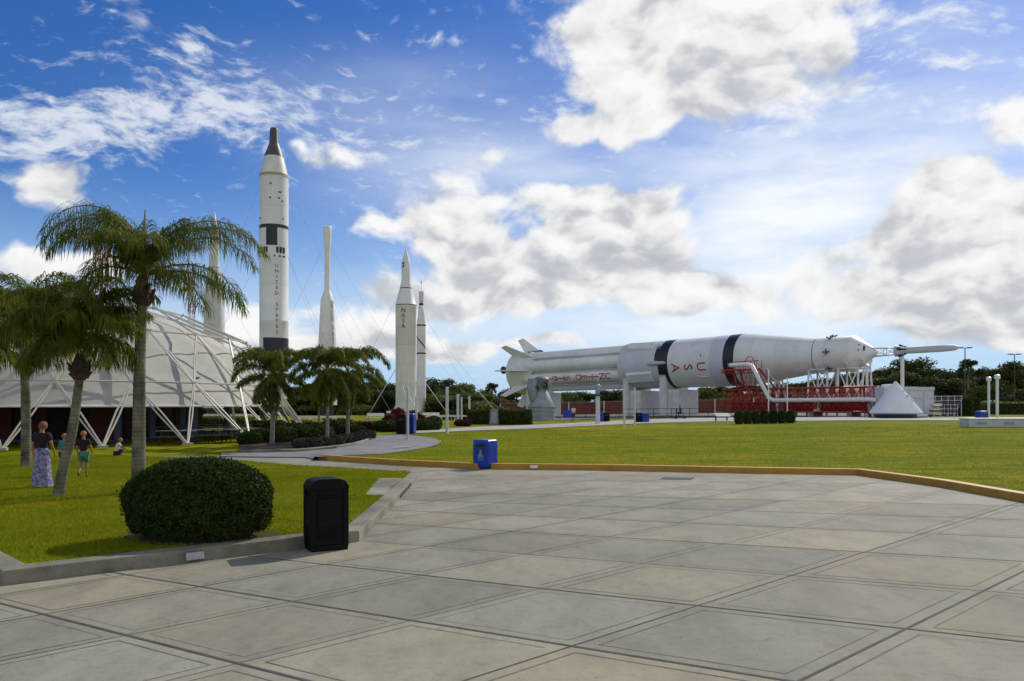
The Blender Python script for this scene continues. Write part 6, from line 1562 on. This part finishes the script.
    for s in ('l', 'r'):
        a_ = Vector(q['an' + s]); b_ = Vector(q['to' + s]); d_ = (b_ - a_).normalized()
        skin('shoe', [(tuple(a_ - d_ * .012 * f - Vector((0, 0, .008 * f))), .024 * f), (tuple(b_ + d_ * .008 * f), .021 * f)], [(0, 1)], shoes, t)
    return t
blk = mat('cloth_black', (.012, .01, .012), .9); teal = mat('cloth_teal', (.02, .2, .26), .85); grn = mat('cloth_green_shorts', (.02, .1, .07), .8, col2=(.06, .3, .22), scale=9)
skirtm = mat('skirt_print', (.03, .025, .12), .8, col2=(.36, .34, .5), scale=13, detail=3)
red_h = ('reddish', (.22, .06, .025)); gin = ('ginger', (.38, .15, .05))
flip = mat('shoe_dark', (.03, .025, .02), .7)
def foot(px, py, D_=None):
    X, Y = P(px, py, gi); return X, Y, gi(X, Y)
x, y, z = foot(42, 487.5)
human((x, y, z), R(8), 1.62, 'woman in a black top and long purple patterned skirt walking across the grass', dict(wrr=(.15, .06, .52), elr=(.14, -.02, .65), hd=(.012, .016, .9)), blk, ('skirt', skirtm), red_h, flip, True, .02)
x, y, z = foot(56.2, 477.5)
human((x, y + .4, gi(x, y)), R(-5), 1.22, 'boy in a teal shirt half hidden behind the leaning palm trunk', dict(knl=(-.05, .06, .29), anl=(-.05, .0, .06)), teal, ('shorts', mat('cloth_navy', (.02, .025, .05), .8)), gin, flip)
x, y, z = foot(83.5, 478)
human((x, y, z), R(15), 1.31, 'boy in a black shirt and green shorts striding across the grass with one heel raised', dict(knl=(-.05, .03, .3), anl=(-.055, -.14, .13), tol=(-.055, -.16, .055), knr=(.052, .04, .285), anr=(.052, .03, .045), tor=(.055, .115, .018), wrr=(.15, .07, .53), elr=(.15, -.03, .65), wrl=(-.14, .1, .55)), blk, ('shorts', grn), gin, mat('sandal_dark', (.03, .025, .02), .7))
# crouching child and seated figure by the hall
x, y, z = foot(116, 457.5); x = ray(117.5, y + 1); 
sq = dict(pel=(0, -.05, .14), wai=(0, -.03, .24), che=(0, .02, .36), nk0=(0, .06, .46), nk1=(0, .08, .49), hd=(0, .1, .535), hd2=(0, .1, .6), shl=(-.09, .03, .43), shr=(.09, .03, .43), ell=(-.12, .12, .32), elr=(.12, .12, .32), wrl=(-.08, .22, .28), wrr=(.08, .22, .28), hil=(-.055, -.03, .13), hir=(.055, -.03, .13), knl=(-.07, .19, .27), knr=(.07, .19, .27), anl=(-.07, .06, .05), anr=(.07, .06, .05), tol=(-.07, .15, .02), tor=(.07, .15, .02))
human((x, y + 1.0, G(x, y + 1)), R(-50), 1.25, 'small child in a white shirt crouching in front of the maroon hall', sq, mat('cloth_white', (.6, .55, .5), .85), ('shorts', blk), gin, flip)
human((x + .75, y + 1.3, G(x, y + 1)), R(60), 1.5, 'dark clothed figure crouching face to face with the small child in white', sq, mat('cloth_dark_blue', (.02, .022, .04), .85), ('shorts', blk), ('brown', (.08, .045, .03)), flip)
# visitor by the pedestal and rider by the cradle
D_ = 76; X = ray(573.3, D_)
human((X, D_, G(X, D_)), R(190), 1.68, 'visitor in a pink white shirt and dark shorts standing left of the grey pedestal', dict(), mat('cloth_pink_white', (.6, .5, .52), .85), ('shorts', mat('cloth_navy', (.02, .025, .05), .8)), ('brown', (.08, .045, .03)), flip)
D_ = 76; X = ray(567.8, D_)
t = thing('information_board', 'small blue information board on two legs left of the visitor in the pink white shirt', 'sign', (X, D_, G(X, D_)), R(-5))
MB().box((0, 0, .85), (.9, .06, .75), rx=R(-15)).build('panel', mat('bin_blue', (.004, .03, .33), .3), t)
for s in (-.35, .35): MB().tube([(s, .05, 0), (s, .05, .9)], .04, 6).build('leg', steel, t)
D_ = 84; X = ray(679.5, D_)
st2 = thing('mobility_scooter', 'dark mobility scooter parked before the black banded cradle', 'scooter', (X, D_, G(X, D_)), R(90))
MB().box((0, 0, .28), (.5, 1.1, .12)).build('deck', charcoal, st2, bevel=.02); MB().box((0, .1, .6), (.45, .42, .1)).build('seat', black, st2, bevel=.02); MB().box((0, .33, .9), (.42, .08, .5)).build('backrest', black, st2, bevel=.02)
MB().tube([(0, .1, .3), (0, .1, .6)], .05, 6).build('seat_post', charcoal, st2); MB().tube([(0, -.45, .3), (0, -.32, .95)], .03, 6).build('steering_column', charcoal, st2); MB().tube([(-.25, -.32, .97), (.25, -.32, .97)], .025, 6).build('handlebar', charcoal, st2)
for sx, sy in ((-.25, .4), (.25, .4), (0, -.55)): MB().lathe([(-.05, 0), (-.05, .16), (.05, .16), (.05, 0)], 14, M=Matrix.Translation((sx, sy, .16)) @ Matrix.Rotation(R(90), 4, 'Y')).build('wheel', black, st2)
sit = dict(pel=(0, 0, .37), wai=(0, 0, .46), che=(0, .01, .57), nk0=(0, .02, .67), nk1=(0, .03, .705), hd=(0, .045, .75), hd2=(0, .045, .81), shl=(-.095, .01, .64), shr=(.095, .01, .64), ell=(-.12, .07, .52), elr=(.12, .07, .52), wrl=(-.1, .22, .545), wrr=(.1, .22, .545), hil=(-.05, .02, .36), hir=(.05, .02, .36), knl=(-.06, .24, .38), knr=(.06, .24, .38), anl=(-.06, .24, .22), anr=(.06, .24, .22), tol=(-.06, .31, .205), tor=(.06, .31, .205))
human((X + .1, D_, G(X, D_) + .03), R(-90) + R(180), 1.7, 'person in dark clothes seated on the scooter before the rocket cradle', sit, blk, ('shorts', blk), ('brown', (.08, .045, .03)), flip)
D_ = 72; X = ray(722, D_); t = thing('display_stand', 'low dark sloped display stand on the paving left of the red arm', 'display stand', (X, D_, G(X, D_)), R(20))
MB().box((0, 0, .55), (1.6, .7, .07), rx=R(25)).build('panel', mat('stand_panel', (.12, .13, .14), .6), t)
for s in (-.6, .6): MB().box((s, .1, .27), (.1, .1, .55)).build('leg', charcoal, t)
# kerb end weeds / leaf litter bits on the plaza: few dark spots
m = MB()
